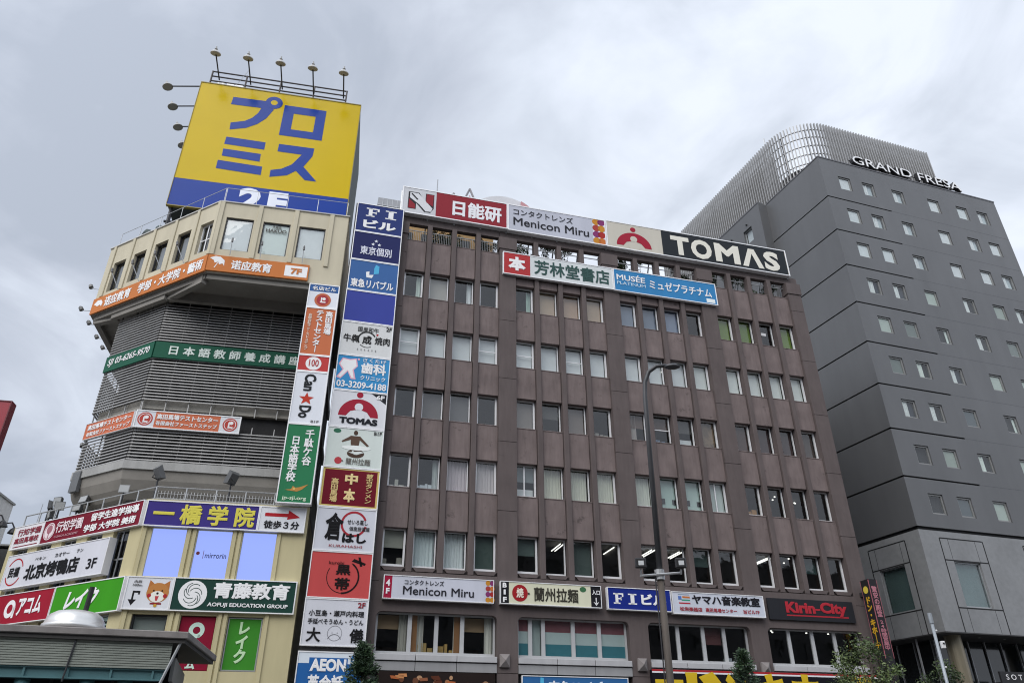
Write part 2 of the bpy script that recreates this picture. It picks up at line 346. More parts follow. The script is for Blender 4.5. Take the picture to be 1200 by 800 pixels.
for s in (-0.67 + 0.1, 5.28 + 0.25, 11.23 + 0.25):
    m = MB(); P = [FI(s, 0, 5.02), FI(s + 0.42, 0, 5.02), FI(s + 0.42, 0, 5.52), FI(s, 0, 5.52), FI(s, 0.1, 5.02), FI(s + 0.42, 0.1, 5.02), FI(s + 0.42, 0.1, 5.52), FI(s, 0.1, 5.52), FI(s + 0.21, 0.26, 5.27)]
    m.add(P, [(0, 1, 5, 4), (1, 2, 6, 5), (2, 3, 7, 6), (3, 0, 4, 7), (4, 5, 8), (5, 6, 8), (6, 7, 8), (7, 4, 8)]); m.build('pyramid_block', mat('grey stone', (0.2, 0.18, 0.175), 0.8, amp=0.2), ob)

def frame_mb(fr, s0, s1, z0, z1, d, w, dep, wb=None):
    m = MB(); wb = wb or w
    m.box(fr, s0, s1, d - dep, d, z0, z0 + wb); m.box(fr, s0, s1, d - dep, d, z1 - w, z1)
    m.box(fr, s0, s0 + w, d - dep, d, z0 + wb, z1 - w); m.box(fr, s1 - w, s1, d - dep, d, z0 + wb, z1 - w); return m
def curtain(fr, s0, s1, z0, z1, d, color, par, seed=0, gather=0.0):
    n = max(12, int((s1 - s0) * 36)); rr = random.Random(seed); P = []; ph = rr.random() * 6
    m = MB(); V_ = []
    for i in range(n + 1):
        u = i / n; a = ph + u * (s1 - s0) * 46 + 1.2 * math.sin(u * 9 + ph); V_.append((s0 + (s1 - s0) * u, d + 0.03 * math.sin(a) + 0.012 * math.sin(a * 2.3)))
    rows = 5
    for j in range(rows + 1):
        v = j / rows; sq = 1 - gather * math.sin(math.pi * min(1, (1 - v) * 1.15)) if gather else 1
        for s, dd in V_: m.v.append(fr((s0 if gather >= 0 else s1) + (s - (s0 if gather >= 0 else s1)) * (sq if gather >= 0 else 2 - sq), dd, z0 + (z1 - z0) * v))
    for j in range(rows):
        for i in range(n): b = j * (n + 1) + i; m.f.append((b, b + 1, b + n + 2, b + n + 1))
    return m.build('curtain', mat('curtain ' + color, color, 0.9, amp=0.06, streak=True, tone=1.5), par, smooth=True)
def flat_in(fr, s0, s1, z0, z1, d, color, par, name='blind', slats=False):
    m = MB()
    if slats:
        z = z0
        while z < z1: m.box(fr, s0, s1, d - 0.012, d, z, min(z + 0.045, z1)); z += 0.052
    else: m.box(fr, s0, s1, d - 0.012, d, z0, z1)
    return m.build(name, mat(name + ' ' + color, color, 0.85, amp=0.05, tone=1.5), par)
def window(fr, par, s0, s1, z0, z1, d, fill, w=0.055, fm=None, gl=None, seed=0, wb=None, name='window', bi=0.17):
    o = frame_mb(fr, s0, s1, z0, z1, d, w, 0.09, wb).build(name, fm or ALU, par)
    gm = MB(); gm.quad(*[fr(a_, d - 0.045, b_) for a_, b_ in ((s0 + w - 0.005, z0 + w - 0.005), (s1 - w + 0.005, z0 + w - 0.005), (s1 - w + 0.005, z1 - w + 0.005), (s0 + w - 0.005, z1 - w + 0.005))]); gm.build('pane', gl or GLASS, o)
    a, b = s0 + w, s1 - w; ww, hh = b - a, z1 - z0 - 2 * w; zb, zt = z0 + w, z1 - w; di = d - bi
    for it in fill.split('+'):
        k, _, v = it.partition(':')
        if k == 'blind': flat_in(fr, a, b, zb, zt, di - (0.1 if 'curt' in fill else 0), v, o)
        elif k == 'slat': flat_in(fr, a, b, zb, zt, di, v, o, slats=True)
        elif k == 'top': flat_in(fr, a, b, zb + hh * 0.62, zt, di - 0.15, v, o, 'pelmet')
        elif k in ('wood', 'woodr'): u = a if k == 'wood' else b - 0.24; flat_in(fr, u, u + 0.24, zb, zt, di + 0.05, '#7a5434', o, 'wood_panel')
        elif k == 'half': flat_in(fr, a, b, zb + hh * 0.5, zt, di, v, o)
        elif k == 'low': flat_in(fr, a, b, zb, zb + hh * 0.28, di - 0.1, v, o, 'papers')
        elif k == 'curt': curtain(fr, a, b, zb, zt, di - 0.03, v, o, seed)
        elif k == 'rcurt': curtain(fr, b - ww * 0.28, b, zb, zt, di - 0.03, v, o, seed)
        elif k == 'lcurt': curtain(fr, a, a + ww * 0.55, zb, zt, di - 0.03, v, o, seed)
        elif k == 'bar': m = MB(); m.box(fr, a, b, d - 0.035, d - 0.012, zb + hh * 0.47, zb + hh * 0.5); m.build('glazing_bar', fm or ALU, o)
        elif k == 'vbar': m = MB(); m.box(fr, a + ww * 0.38, a + ww * 0.45, d - 0.035, d - 0.012, zb, zt); m.build('glazing_bar', fm or ALU, o)
        elif k == 'boxes':
            rr = random.Random(seed); m = MB(); x = a
            while x < b - 0.12:
                q = rr.uniform(0.1, 0.28); m.box(fr, x, min(x + q, b), di - 0.3, di - 0.05, zb - 0.02, zb + rr.uniform(0.08, 0.4)); x += q + rr.uniform(0.0, 0.12)
            m.build('stacked_papers', mat('papers ' + v, v, 0.8, amp=0.1), o)
        elif k == 'notes':
            m = MB(); m.box(fr, a + ww * 0.1, a + ww * 0.38, di + 0.02, di + 0.03, zb + hh * 0.18, zb + hh * 0.36); m.box(fr, b - ww * 0.2, b, di + 0.02, di + 0.03, zb + hh * 0.18, zb + hh * 0.34); m.build('window_poster', BLACK, o)
        elif k == 'sticker':
            m = MB(); m.box(fr, a + ww * 0.25, a + ww * 0.6, d - 0.04, d - 0.036, zb + hh * 0.5, zb + hh * 0.62); m.build('window_sticker', mat('sticker white', (0.75, 0.75, 0.75)), o)
        elif k == 'tube':                                    # strip lamps running into the room under the ceiling
            m = MB(); sm = (s0 + s1) / 2 + ((s0 + s1) / 2 + 8.6) / 32.2 * 2.2 + ww * random.Random(seed).uniform(-0.2, 0.2)
            for o_ in (0, 0.17): m.tube([fr(sm + o_, d - 1.5, z1 + 0.2), fr(sm + o_, d - 2.9, z1 + 0.2)], 0.03, 6)
            m.build('ceiling_lamp', LAMPW, o)
        elif k == 'spots':
            rr = random.Random(seed); m = MB()
            for _ in range(2):
                x = rr.uniform(1.2, 2.8); sm = a + ww * rr.uniform(0.15, 0.85); m.lathe(fr(sm + (sm + 8.6) / 32.2 * x, d - x, z1 + 0.22), [(0.045, 0), (0.045, 0.05)], 10)
            m.build('downlight', LAMPW, o)
        elif k == 'poster':
            m = MB(); m.box(fr, a, b, di - 0.012, di, zb, zt); m.build('window_poster', mat('patterned poster', (0.2, 0.13, 0.08), 0.6, amp=0.9, scale=2.4), o)
    return o
PALE, CREAM, GREY = '#bcc3c3', '#b8b7ae', '#5a5958'
ROWS = [
 ['rcurt:#a4aca4', 'blind:#8f8983', 'rcurt:#b0b6b2', 'dark', 'rcurt:#8fa097', 'blind:#a08a76', 'blind:#a08572', 'blind:#9c8673', 'blind:#6b7280', 'blind:#666d7b', 'blind:#6d7486', 'dark', 'blind:#62742f', 'blind:#5a6f28', 'sticker', 'blind:#5e722a'],  # third bay's first blue grey blind paints a reflection into the pane
 ['blind:' + PALE + '+bar', 'blind:#bfc5c4', 'blind:' + PALE, 'blind:' + PALE + '+bar', 'blind:' + PALE + '+bar', 'blind:#c0c7c8', 'blind:' + PALE + '+bar', 'blind:' + PALE, 'blind:#bac4c8', 'blind:#b4c1c5+tube', 'blind:#b8c3c8', 'blind:' + CREAM, 'blind:' + CREAM, 'blind:#b5b6ae', 'blind:' + CREAM, 'blind:#b7b8ae'],
 ['dark', 'blind:#55504f', 'blind:#524f4f', 'dark', 'blind:#6a625e+boxes:#b8b8b4', 'half:#454240', 'blind:#645a55+low:#8a7f74', 'boxes:#8f8880', 'lcurt:#8b827d+half:#5a4a44', 'bar+half:#4a3a34+boxes:#6d7c92', 'half:#3f3c3b+low:#b5b8b6', 'poster', 'slat:#4a3733', 'blind:#38292a', 'blind:#382a2a', 'blind:#3e332f'],
 ['boxes:#b3aea3', 'rcurt:#8f9391+boxes:#c8ccd0', 'curt:#a69a9d', 'curt:#a39a9a', 'vbar+low:#b9bcbd+half:#5d6263', 'curt:#a9a698', 'curt:#a8a698', 'curt:#a6a497', 'curt:#a6a69c', 'blind:#8f9f98+notes', 'blind:#94a29c+notes', 'vbar+blind:#9aa09c', 'boxes:#b07f4a', 'spots', 'spots', 'spots'],
 ['half:#85837a+boxes:#908a80', 'curt:#b0b9cc', 'curt:#b2bac9', 'blind:#3c4743', 'half:#46504d', 'tube', 'blind:#3e4744', 'tube', 'tube', 'tube', 'half:#2f3d3a', 'tube', 'tube', 'spots', 'half:#1f3534', 'tube'],
]
for r, row in enumerate(ROWS):
    for q, fill in enumerate(row):
        k, i = divmod(q, 4); s = BAY[k] + i * WP; casement = i in (0, 3)
        window(FI, ob, s + 0.015, s + WW - 0.015, SILL[r] + (0.0 if casement else 0.01), TOPS[r] + 0.03, DW + (0.03 if casement else 0), fill, w=0.085 if casement else 0.05, seed=r * 16 + q, wb=0.10 if casement else 0.07)
# second floor: wide windows, one per bay, each split by mullions
def wide(k, cuts, fills, fmats=None):
    b0 = BAY[k]; z0, z1 = 5.44, 7.05; par = ob
    for i in range(len(cuts) - 1):
        window(FI, par, b0 + cuts[i], b0 + cuts[i + 1], z0, z1, -0.30, fills[i], w=0.085, fm=mat('mid grey aluminium', (0.5, 0.505, 0.51), 0.45, 0.2, amp=0.08), seed=900 + k * 9 + i, wb=0.1, name='wide_window')
wide(0, [0.02, 1.42, 2.53, 3.62, 5.03], ['top:#8a7258+rcurt:#807c74', 'wood+lcurt:#8f8b84+boxes:#a88b55', 'woodr+rcurt:#8f8b84+boxes:#b08d50', 'top:#8a7258+rcurt:#a09c94'])
TRI = ('#7f4a50', '#aab5b3', '#3b7b86')
wide(1, [0.02, 0.62, 1.20, 2.55, 3.75, 5.03], ['dark', 'blind:#7f8785', 'dark', 'dark', 'dark'])
wide(2, [0.02, 1.55, 2.8, 3.85, 5.03], ['dark', 'dark', 'half:#4a2a2a', 'boxes:#9a9da0'])
wide(3, [0.02, 1.25, 2.5, 3.7, 5.03], ['spots', 'spots', 'spots', 'spots'])
m3 = [MB() for _ in TRI]
for a, b in ((0.1, 0.55), (1.28, 2.47), (2.63, 3.67), (3.83, 4.95)):
    for i, (z0, z1) in enumerate(((6.5, 6.98), (6.02, 6.5), (5.52, 6.02))): m3[i].box(FI, BAY[1] + a, BAY[1] + b, -0.40, -0.39, z0, z1)
for m, c in zip(m3, TRI): m.build('window_film', mat('film ' + c, c, 0.5, amp=0.05), ob)
m = MB(); m.box(FI, BAY[0] + 0.3, BAY[0] + 4.8, -2.6, -2.4, 4.6, 5.95); m.build('bar_counter', mat('dark wood', (0.09, 0.05, 0.03), 0.5, amp=0.2), ob)
# roof terrace: bars in the first bays, a penthouse behind
for k in range(4):
    for i in range(4):
        m = MB(); s = BAY[k] + i * WP; m.box(FI, s, s + WW, -0.33, -0.29, 26.62, 26.66)
        if k == 0:
            for j in range(11): m.box(FI, s + 0.03 + j * 0.095, s + 0.045 + j * 0.095, -0.32, -0.30, 25.9, 26.62)
        m.build('railing', mat('rail steel', (0.3, 0.3, 0.3), 0.4, 0.5), ob)
m = MB(); m.box(FI, -6.0, -0.6, -7, -1.9, 25.3, 29.0); m.build('penthouse', mat('ochre render', (0.42, 0.27, 0.12), 0.8, amp=0.25, scale=1.5), ob)
m = MB()
for x in range(5): m.box(FI, -5.9 + x * 1.1, -5.3 + x * 1.1, -1.89, -1.86, 26.75, 27.7)
m.build('penthouse_window', mat('penthouse glass', (0.08, 0.09, 0.1), 0.15), ob)
m = MB()
for s in [-6.2 + i * 1.48 for i in range(17)]:
    m.tube([FI(s, -0.15, 27.3), FI(s, -0.15, 29.1)], 0.05, 6); m.tube([FI(s, -1.8, 25.3), FI(s, -0.15, 28.6)], 0.04, 6)
m.tube([FI(-6.2, -0.12, 27.6), FI(17.5, -0.12, 27.6)], 0.04, 6); m.tube([FI(-6.2, -0.12, 28.9), FI(17.5, -0.12, 28.9)], 0.04, 6)
m.build('sign_frame', STEEL, ob)

LEAF = [leafmat('leaf dark', (0.035, 0.06, 0.022)), leafmat('leaf mid', (0.075, 0.115, 0.035)), leafmat('leaf light', (0.14, 0.19, 0.065)), leafmat('needle', (0.022, 0.05, 0.022)), leafmat('needle mid', (0.04, 0.08, 0.03))]
BARK = mat('bark', (0.10, 0.075, 0.055), 0.9, amp=0.3, scale=8, streak=True, bump=0.5)
def leaves(pts, size, seed):
    """leaf blades scattered round clump centres"""
    rr = random.Random(seed); m = MB()
    for c, r_, n in pts:
        for _ in range(n):
            v = Vector((rr.gauss(0, 1), rr.gauss(0, 1), rr.gauss(0, 1))); v = v.normalized() * r_ * rr.random() ** 0.45
            p = Vector(c) + v; a = Vector((rr.gauss(0, 1), rr.gauss(0, 1), rr.gauss(0, 0.6))).normalized(); b = a.orthogonal().normalized()
            s = size * rr.uniform(0.6, 1.3); t = Matrix.Rotation(rr.random() * 6.3, 3, a) @ b
            m.add([p - a * s, p + t * s * 0.42, p + a * s, p - t * s * 0.42], [(0, 1, 2, 3)])
    return m
def shrub(s, d, z, h, w, label, group, seed):
    o = thing('terrace_shrub', label, 'shrub', FI(s, d, z), 0, group); rr = random.Random(seed)
    m = MB(); m.box(FI, s - w * 0.5, s + w * 0.5, d - 0.2, d + 0.2, z, z + 0.35); m.build('planter', mat('planter', (0.16, 0.12, 0.1), 0.8, amp=0.2), o)
    P = []; st = MB()
    for i in range(9):
        q = FI(s + rr.uniform(-w, w) * 0.5, d + rr.uniform(-0.25, 0.25), z + 0.35 + h * rr.uniform(0.25, 1)); P.append((q, 0.26, 90)); st.tube([FI(s, d, z + 0.3), q], 0.015, 5)
    st.build('stem', BARK, o); leaves(P, 0.07, seed).build('foliage', LEAF[seed % 2], o)
# ------------------------------------------------------------------ octagonal corner building on the left
def meet(f1, d1, f2, d2):
    p, e1 = f1(0, d1, 0), f1.e; q, e2 = f2(0, d2, 0), f2.e
    den = e1.x * e2.y - e1.y * e2.x; t = ((q.x - p.x) * e2.y - (q.y - p.y) * e2.x) / den; return p + e1 * t
_q = LL(-6.75, -0.6, 0); DT = (_q - LT(0, 0, 0)).dot(LT.n)
def ring(df, dl, dt, sA=6.3, back=5.0):
    """plan of the corner tower: front, chamfer, side, with each face set in or out"""
    B = meet(LF, df, LL, dl); C = meet(LL, dl, LT, dt); A = LF(sA, df, 0); D = C - LT.e * back; E_ = A - LF.n * (9 + df)
    F2 = D + (E_ - D) * 0.3 - LT.e * 0.0
    return [A, E_, D, C, B][::-1]
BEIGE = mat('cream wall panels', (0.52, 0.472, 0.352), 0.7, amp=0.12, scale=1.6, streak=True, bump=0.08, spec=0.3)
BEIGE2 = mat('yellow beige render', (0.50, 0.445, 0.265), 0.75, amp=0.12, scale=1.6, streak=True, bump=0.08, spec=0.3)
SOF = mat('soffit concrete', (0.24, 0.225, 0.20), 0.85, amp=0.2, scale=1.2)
SLAT = mat('louvre slat', (0.36, 0.355, 0.345), 0.45, 0.3, amp=0.18, scale=1.5)
lb = thing('corner_building', 'cream corner tower with grey louvred middle storeys, overhanging top floor and chamfered sides', 'corner building', LF(2, -4, 0), LF.az)
# top storey
zs, zt = 22.08, 26.36
hF = [(0.42, 1.74, 23.48, 25.46), (2.2, 3.53, 23.46, 25.44), (3.96, 5.27, 23.48, 25.42)]
hL = [(-1.15, -0.15, 23.45, 25.3), (-2.8, -1.83, 23.43, 25.3), (-4.5, -3.52, 23.43, 25.28), (-6.13, -5.17, 23.4, 25.22), (-7.73, -6.77, 23.3, 25.18)]
hT = [(-1.6 - 1.65 * i, -0.6 - 1.65 * i, 23.4, 25.25) for i in range(3)]
m = MB(); m.holes(LF, 0, 6.36, zs, zt, 0, 0.3, hF); m.build('wall', BEIGE, lb)
m = MB(); m.holes(LL, -8.45, 0, zs, zt, 0, 0.3, hL); m.build('wall', BEIGE, lb)
m = MB(); m.holes(LT, -5.5, 0, zs, zt, 0, 0.3, hT); m.build('wall', BEIGE, lb)
top = ring(-0.32, -0.32, -0.32, 6.30, 5.4); m = MB(); m.prism(top, 26.0, 26.3); m.build('roof_slab', mat('roof slab', (0.3, 0.29, 0.28), 0.9), lb)
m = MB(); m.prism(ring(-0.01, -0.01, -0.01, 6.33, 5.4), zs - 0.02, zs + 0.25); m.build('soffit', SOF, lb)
m = MB(); m.prism(ring(-3.2, -3.2, -3.2, 6.2, 5), zs + 0.25, 26.0); m.build('inner_wall', mat('pale room', (0.2, 0.2, 0.2), 0.9), lb)
m = MB(); m.box(LF, 6.33, 6.36, -9, 0.0, zs, zt); m.build('side_wall', BEIGE, lb)
# pilaster strips beside the windows and a coping on the parapet
for fr, xs in ((LF, (0.0, 1.86, 3.64, 5.4)), (LL, (-0.14, -1.62, -3.26, -4.92, -6.55, -8.1))):
    for s in xs: m = MB(); m.box(fr, s, s + (0.22 if fr is LF else 0.2), 0.0, 0.07, 23.1, zt - 0.01); m.build('pilaster', BEIGE, lb, bevel=0.015)
m = MB(); m.box(LF, 0, 6.4, -0.35, 0.06, zt, zt + 0.06); m.build('coping', mat('pale coping', (0.5, 0.49, 0.47), 0.7, amp=0.2), lb)
m = MB(); m.box(LL, -8.5, 0, -0.35, 0.06, zt, zt + 0.06); m.build('coping', MC['pale coping'], lb)
for i, h in enumerate(hF): window(LF, lb, h[0] + 0.01, h[1] - 0.01, h[2] + 0.01, h[3] - 0.01, -0.07, 'blind:#b4bcb4' if i != 1 else 'blind:#adb4ad', w=0.05, fm=DARK, seed=i, bi=0.06)
for i, h in enumerate(hL): window(LL, lb, h[0] + 0.01, h[1] - 0.01, h[2] + 0.01, h[3] - 0.01, -0.16, 'bar+vbar' if i == 0 else 'blind:#4c4e52', w=0.05, fm=DARK if i else ALU, seed=20 + i)
for i, h in enumerate(hT): window(LT, lb, h[0] + 0.01, h[1] - 0.01, h[2] + 0.01, h[3] - 0.01, -0.16, 'blind:#4c4e52', w=0.05, fm=DARK, seed=30 + i)
# lettering on the middle window of the top floor
m = MB(); put_text(m, LF, 'HAKUO', 2.38, 3.38, 24.88, 25.1, -0.06, 0.03); put_text(m, LF, '予備校', 2.66, 3.1, 25.14, 25.3, -0.06, 0.02); m.build('window_lettering', mat('dark print', (0.05, 0.045, 0.04)), lb)
# beams under the overhang
for k, (fr, a, b, d) in enumerate(((LF, -1.9, 6.2, -2.25), (LL, -6.9, -2.9, -0.45))):
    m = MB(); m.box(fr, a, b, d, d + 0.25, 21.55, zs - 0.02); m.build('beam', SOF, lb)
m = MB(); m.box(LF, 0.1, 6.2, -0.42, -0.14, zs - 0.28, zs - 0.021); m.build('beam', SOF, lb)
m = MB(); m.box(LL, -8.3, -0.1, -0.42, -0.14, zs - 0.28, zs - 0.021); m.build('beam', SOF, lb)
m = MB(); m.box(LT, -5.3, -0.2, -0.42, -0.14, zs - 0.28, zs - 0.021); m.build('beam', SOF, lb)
def bar(a, b, w, h):
    m = MB(); a, b = Vector(a), Vector(b); t = (b - a).normalized(); n = Vector((-t.y, t.x, 0)).normalized() * w / 2; u = Vector((0, 0, h))
    m.add([a - n, a + n, b + n, b - n, a - n + u, a + n + u, b + n + u, b - n + u], [(3, 2, 1, 0), (4, 5, 6, 7), (0, 1, 5, 4), (1, 2, 6, 5), (2, 3, 7, 6), (3, 0, 4, 7)]); return m
bb_, cc_ = meet(LF, -2.3, LL, -0.5), meet(LL, -0.5, LT, DT + 0.1)
bar(LF(0, -0.3, 21.6), Vector((bb_.x, bb_.y, 21.6)), 0.28, 0.46).build('bracket', SOF, lb)
bar(LL(-8.3, -0.3, 21.6), Vector((cc_.x, cc_.y, 21.6)), 0.28, 0.46).build('bracket', SOF, lb)
# shaft behind the louvres
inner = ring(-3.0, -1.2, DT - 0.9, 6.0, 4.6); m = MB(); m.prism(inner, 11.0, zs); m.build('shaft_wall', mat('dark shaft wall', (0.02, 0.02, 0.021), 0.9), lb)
mid = ring(-2.75, -0.85, DT - 0.3, 6.1, 4.8)
m = MB(); m.prism(mid, 16.0, 16.45); m.build('floor_band', mat('stained band', (0.3, 0.285, 0.25), 0.85, amp=0.3, scale=1.2), lb)
m = MB(); m.prism(mid, 18.7, 19.2); m.build('floor_band', DARK, lb)
mB, mC = meet(LF, -2.5, LL, -0.6), meet(LL, -0.6, LT, DT)
sBf = (mB - LF(0, 0, 0)).dot(LF.e); sBl = (mB - LL(0, 0, 0)).dot(LL.e); sCl = (mC - LL(0, 0, 0)).dot(LL.e); sCt = (mC - LT(0, 0, 0)).dot(LT.e)
for z0, z1 in ((13.42, 15.0), (16.36, 18.55), (19.35, 21.55)):
    for fr, a, b, d in ((LF, sBf + 0.02, 6.1, -2.5), (LL, sCl + 0.02, sBl - 0.02, -0.6), (LT, sCt - 4.6, sCt - 0.02, DT)):
        m = MB(); z = z0
        while z < z1:
            P = [fr(a, d, z), fr(b, d, z), fr(b, d - 0.07, z + 0.05), fr(a, d - 0.07, z + 0.05), fr(a, d - 0.012, z + 0.062), fr(b, d - 0.012, z + 0.062)]
            P = [fr(s, dd, z + h) for dd, h in ((d, 0), (d - 0.085, 0.02), (d - 0.085, 0.032), (d, 0.05)) for s in (a, b)]
            m.add(P, [(0, 2, 3, 1), (2, 4, 5, 3), (4, 6, 7, 5), (6, 0, 1, 7), (0, 6, 4, 2), (1, 3, 5, 7)]); z += 0.152
        m.build('louvre', SLAT, lb)
        n = max(2, int((b - a) / 1.0)); m = MB()
        for i in range(n + 1):
            s = a + 0.05 + (b - a - 0.1) * i / n; m.box(fr, s - 0.02, s + 0.02, d - 0.14, d - 0.09, z0 - 0.5, z1 + 0.35)
        m.build('louvre_post', SLAT, lb)
# ledge and bowl shaped underside of the shaft
m = MB(); m.prism(ring(-2.42, -0.52, DT + 0.06, 6.15, 4.8), 12.98, 13.36); m.build('ledge', mat('grey ledge', (0.33, 0.33, 0.32), 0.7, amp=0.2, streak=True), lb)
rings = [ring(-2.5 - 1.55 * (1 - math.cos(t)), -0.6 - 1.5 * (1 - math.cos(t)), DT - 1.3 * (1 - math.cos(t)), 6.1, 4.6) for t in [R(15 * i) for i in range(7)]]
m = MB()
for i, rg in enumerate(rings): m.v += [Vector((p.x, p.y, 12.98 - 1.75 * math.sin(R(15 * i)))) for p in rg]
for i in range(6):
    for k in range(5): m.f.append((i * 5 + k, (i + 1) * 5 + k, (i + 1) * 5 + (k + 1) % 5, i * 5 + (k + 1) % 5))
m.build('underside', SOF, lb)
m = MB(); m.box(LL, -6.55, -6.0, -0.62, -0.45, 12.35, 13.3); m.build('metal_flap', mat('dark grey sheet', (0.16, 0.165, 0.17), 0.5, 0.3, amp=0.15), lb)
# podium
hP = [(0.38, 1.68, 7.93, 9.80), (2.1, 3.43, 7.93, 9.80), (3.85, 5.16, 7.93, 9.80), (0.36, 1.63, 4.6, 6.54), (2.1, 3.4, 4.6, 6.54), (3.83, 5.13, 4.6, 6.54)]
m = MB(); m.holes(LF, 0, 6.32, 0, 10.95, 0, 0.3, hP); m.build('podium_wall', BEIGE2, lb)
m = MB()
for s in (0.05, 1.72, 1.93, 3.47, 3.67, 5.2):
    m.box(LF, s, s + 0.13, 0.0, 0.06, 4.0, 10.9)
m.build('pilaster', BEIGE2, lb)
hPL = []
for i in range(5):
    b = -0.75 - 1.68 * i; hPL += [(b - 1.0, b, 7.6, 9.9), (b - 1.0, b, 4.4, 6.6)]
m = MB(); m.holes(LL, -9.0, 0, 0, 10.95, 0, 0.3, hPL); m.build('podium_wall', BEIGE2, lb)
for i, h in enumerate(hPL): window(LL, lb, h[0] + 0.01, h[1] - 0.01, h[2] + 0.01, h[3] - 0.01, -0.15, 'vbar+bar' if i % 2 == 0 else 'dark', w=0.06, fm=ALUD, seed=50 + i)
for i in (3,): window(LF, lb, hP[i][0] + 0.01, hP[i][1] - 0.01, hP[i][2] + 0.01, hP[i][3] - 0.01, -0.12, 'blind:#777b77', w=0.05, fm=DARK, seed=70 + i)
pts = [LF(6.32, -0.31, 0), LF(6.32, -10, 0), LL(-9.0, -9, 0), LL(-9.0, -0.31, 0), meet(LF, -0.31, LL, -0.31)]
m = MB(); m.prism(pts[::-1], 10.7, 10.94); m.build('podium_roof', mat('roof felt', (0.2, 0.2, 0.2), 0.9, amp=0.2), lb)
MB().box(LF, 6.29, 6.32, -10, -0.3, 0, 10.9).build('podium_side', BEIGE2, lb); MB().box(LL, -9.0, -8.97, -9, -0.3, 0, 10.9).build('podium_side', BEIGE2, lb)
m = MB(); m.prism([LF(6.2, -2.2, 0), LF(6.2, -9, 0), LL(-8.8, -8, 0), LL(-8.8, -2.2, 0), meet(LF, -2.2, LL, -2.2)][::-1], 0, 10.6); m.build('podium_core', mat('dark interior', (0.06, 0.058, 0.055), 0.9), lb)
# railing on the podium roof
for fr, a, b, dd in ((LF, 0.1, 6.0, -0.28), (LL, -8.9, -0.1, -0.28)):
    m = MB()
    for z in (11.55, 11.05): m.tube([fr(a, dd, z), fr(b, dd, z)], 0.03, 6)
    n = int((b - a) / 1.1)
    for i in range(n + 1): s = a + (b - a) * i / n; m.tube([fr(s, dd, 10.9), fr(s, dd, 11.55)], 0.03, 6)
    if fr is LF:
        for i in range(int((b - a) / 0.13)): m.tube([fr(a + 0.13 * i, dd - 0.35, 10.95), fr(a + 0.13 * i, dd - 0.35, 11.5)], 0.012, 4)
        for z in (11.0, 11.2, 11.4): m.tube([fr(a, dd - 0.35, z), fr(b, dd - 0.35, z)], 0.012, 4)
    m.build('railing', STEEL, lb)
for fr, a, b in ((LF, 0.1, 6.2), (LL, -8.2, -0.1)):
    m = MB()
    m.tube([fr(a, -0.2, 27.45), fr(b, -0.2, 27.45)], 0.016, 6)
    n = int((b - a) / 1.4)
    for i in range(n + 1): s = a + (b - a) * i / n; m.tube([fr(s, -0.2, 26.4), fr(s, -0.2, 27.45)], 0.016, 6)
    m.build('railing', STEEL, lb)
# covered pipe run along the roof edge
m = MB()
P = [LL(-6.75 + i * 0.31, -0.6, 27.0 + 0.10 * math.sin(i * 2.1) - 0.012 * i) for i in range(13)]
m.tube(P, [0.22 + 0.09 * math.sin(i * 1.7) for i in range(13)], 8)
for i in (0, 4, 8, 12): m.tube([LL(-6.75 + i * 0.31, -0.6, 26.3), P[i]], 0.06, 6)
m.build('wrapped_pipe', mat('dark green tarpaulin', (0.03, 0.05, 0.05), 0.6, amp=0.3, bump=0.5), lb, smooth=True)
# lit display screens
for i, (a, b) in enumerate(((0.38, 1.68), (2.1, 3.43), (3.85, 5.16))):
    lab = ('plain lit lavender display screen at the corner end of the row of three', 'middle lit lavender display screen carrying a small logo', 'plain lit lavender display screen nearest the cream right wall')[i]
    o = MB().box(LF, a + 0.01, b - 0.01, -0.2, -0.1, 7.94, 9.79).build('display_screen', mat('lit screen', (0.33, 0.435, 1.0), 0.4, emit=0.64, spec=0.15), loc=LF((a + b) / 2, -0.15, 7.94), rz=LF.az); tag(o, lab, 'display screen', 'lit display screens')
    if i == 1:
        m = MB(); put_text(m, LF, 'mirrorin', a + 0.42, b - 0.1, 8.72, 8.92, -0.09, 0.012); m.build('lettering', mat('navy print', (0.03, 0.04, 0.2), emit=0.2), o)
        m = MB(); disc(m, LF, a + 0.14, 8.9, 0.07, -0.095); m.quad(LF(a + 0.34, -0.095, 8.7), LF(a + 0.36, -0.095, 8.7), LF(a + 0.36, -0.095, 9.02), LF(a + 0.34, -0.095, 9.02)); m.build('emblem', mat('maroon print', (0.25, 0.02, 0.04), emit=0.2), o)

# ------------------------------------------------------------------ signs on the corner building
ORANGE, GREEN = '#c9793f', '#1d5a45'
sign('sign_banner', 'orange banner front under the overhanging top floor, white parasol emblem and floor number box', LF, 0.02, 4.78, 22.13, 23.05, 0.1, ORANGE,
     [('诺应教育', 0.235, 0.63, 0.18, 0.78, '#e8e8e4', 0.03), ('7F', 0.82, 0.93, 0.3, 0.68, '#c9793f', 0.04)],
     [('rect', '#e3e3e0', 0, (0.76, 0.985, 0.16, 0.84)), ('poly', '#e8e8e4', 1, [(0.02, 0.78), (0.07, 0.92), (0.12, 0.9), (0.165, 0.7), (0.17, 0.35), (0.15, 0.5), (0.12, 0.42), (0.105, 0.58), (0.075, 0.5), (0.06, 0.66)]), ('poly', '#e8e8e4', 1, [(0.105, 0.6), (0.112, 0.6), (0.085, 0.2), (0.075, 0.2)])], th=0.08, rimw=0, cat='banner sign')
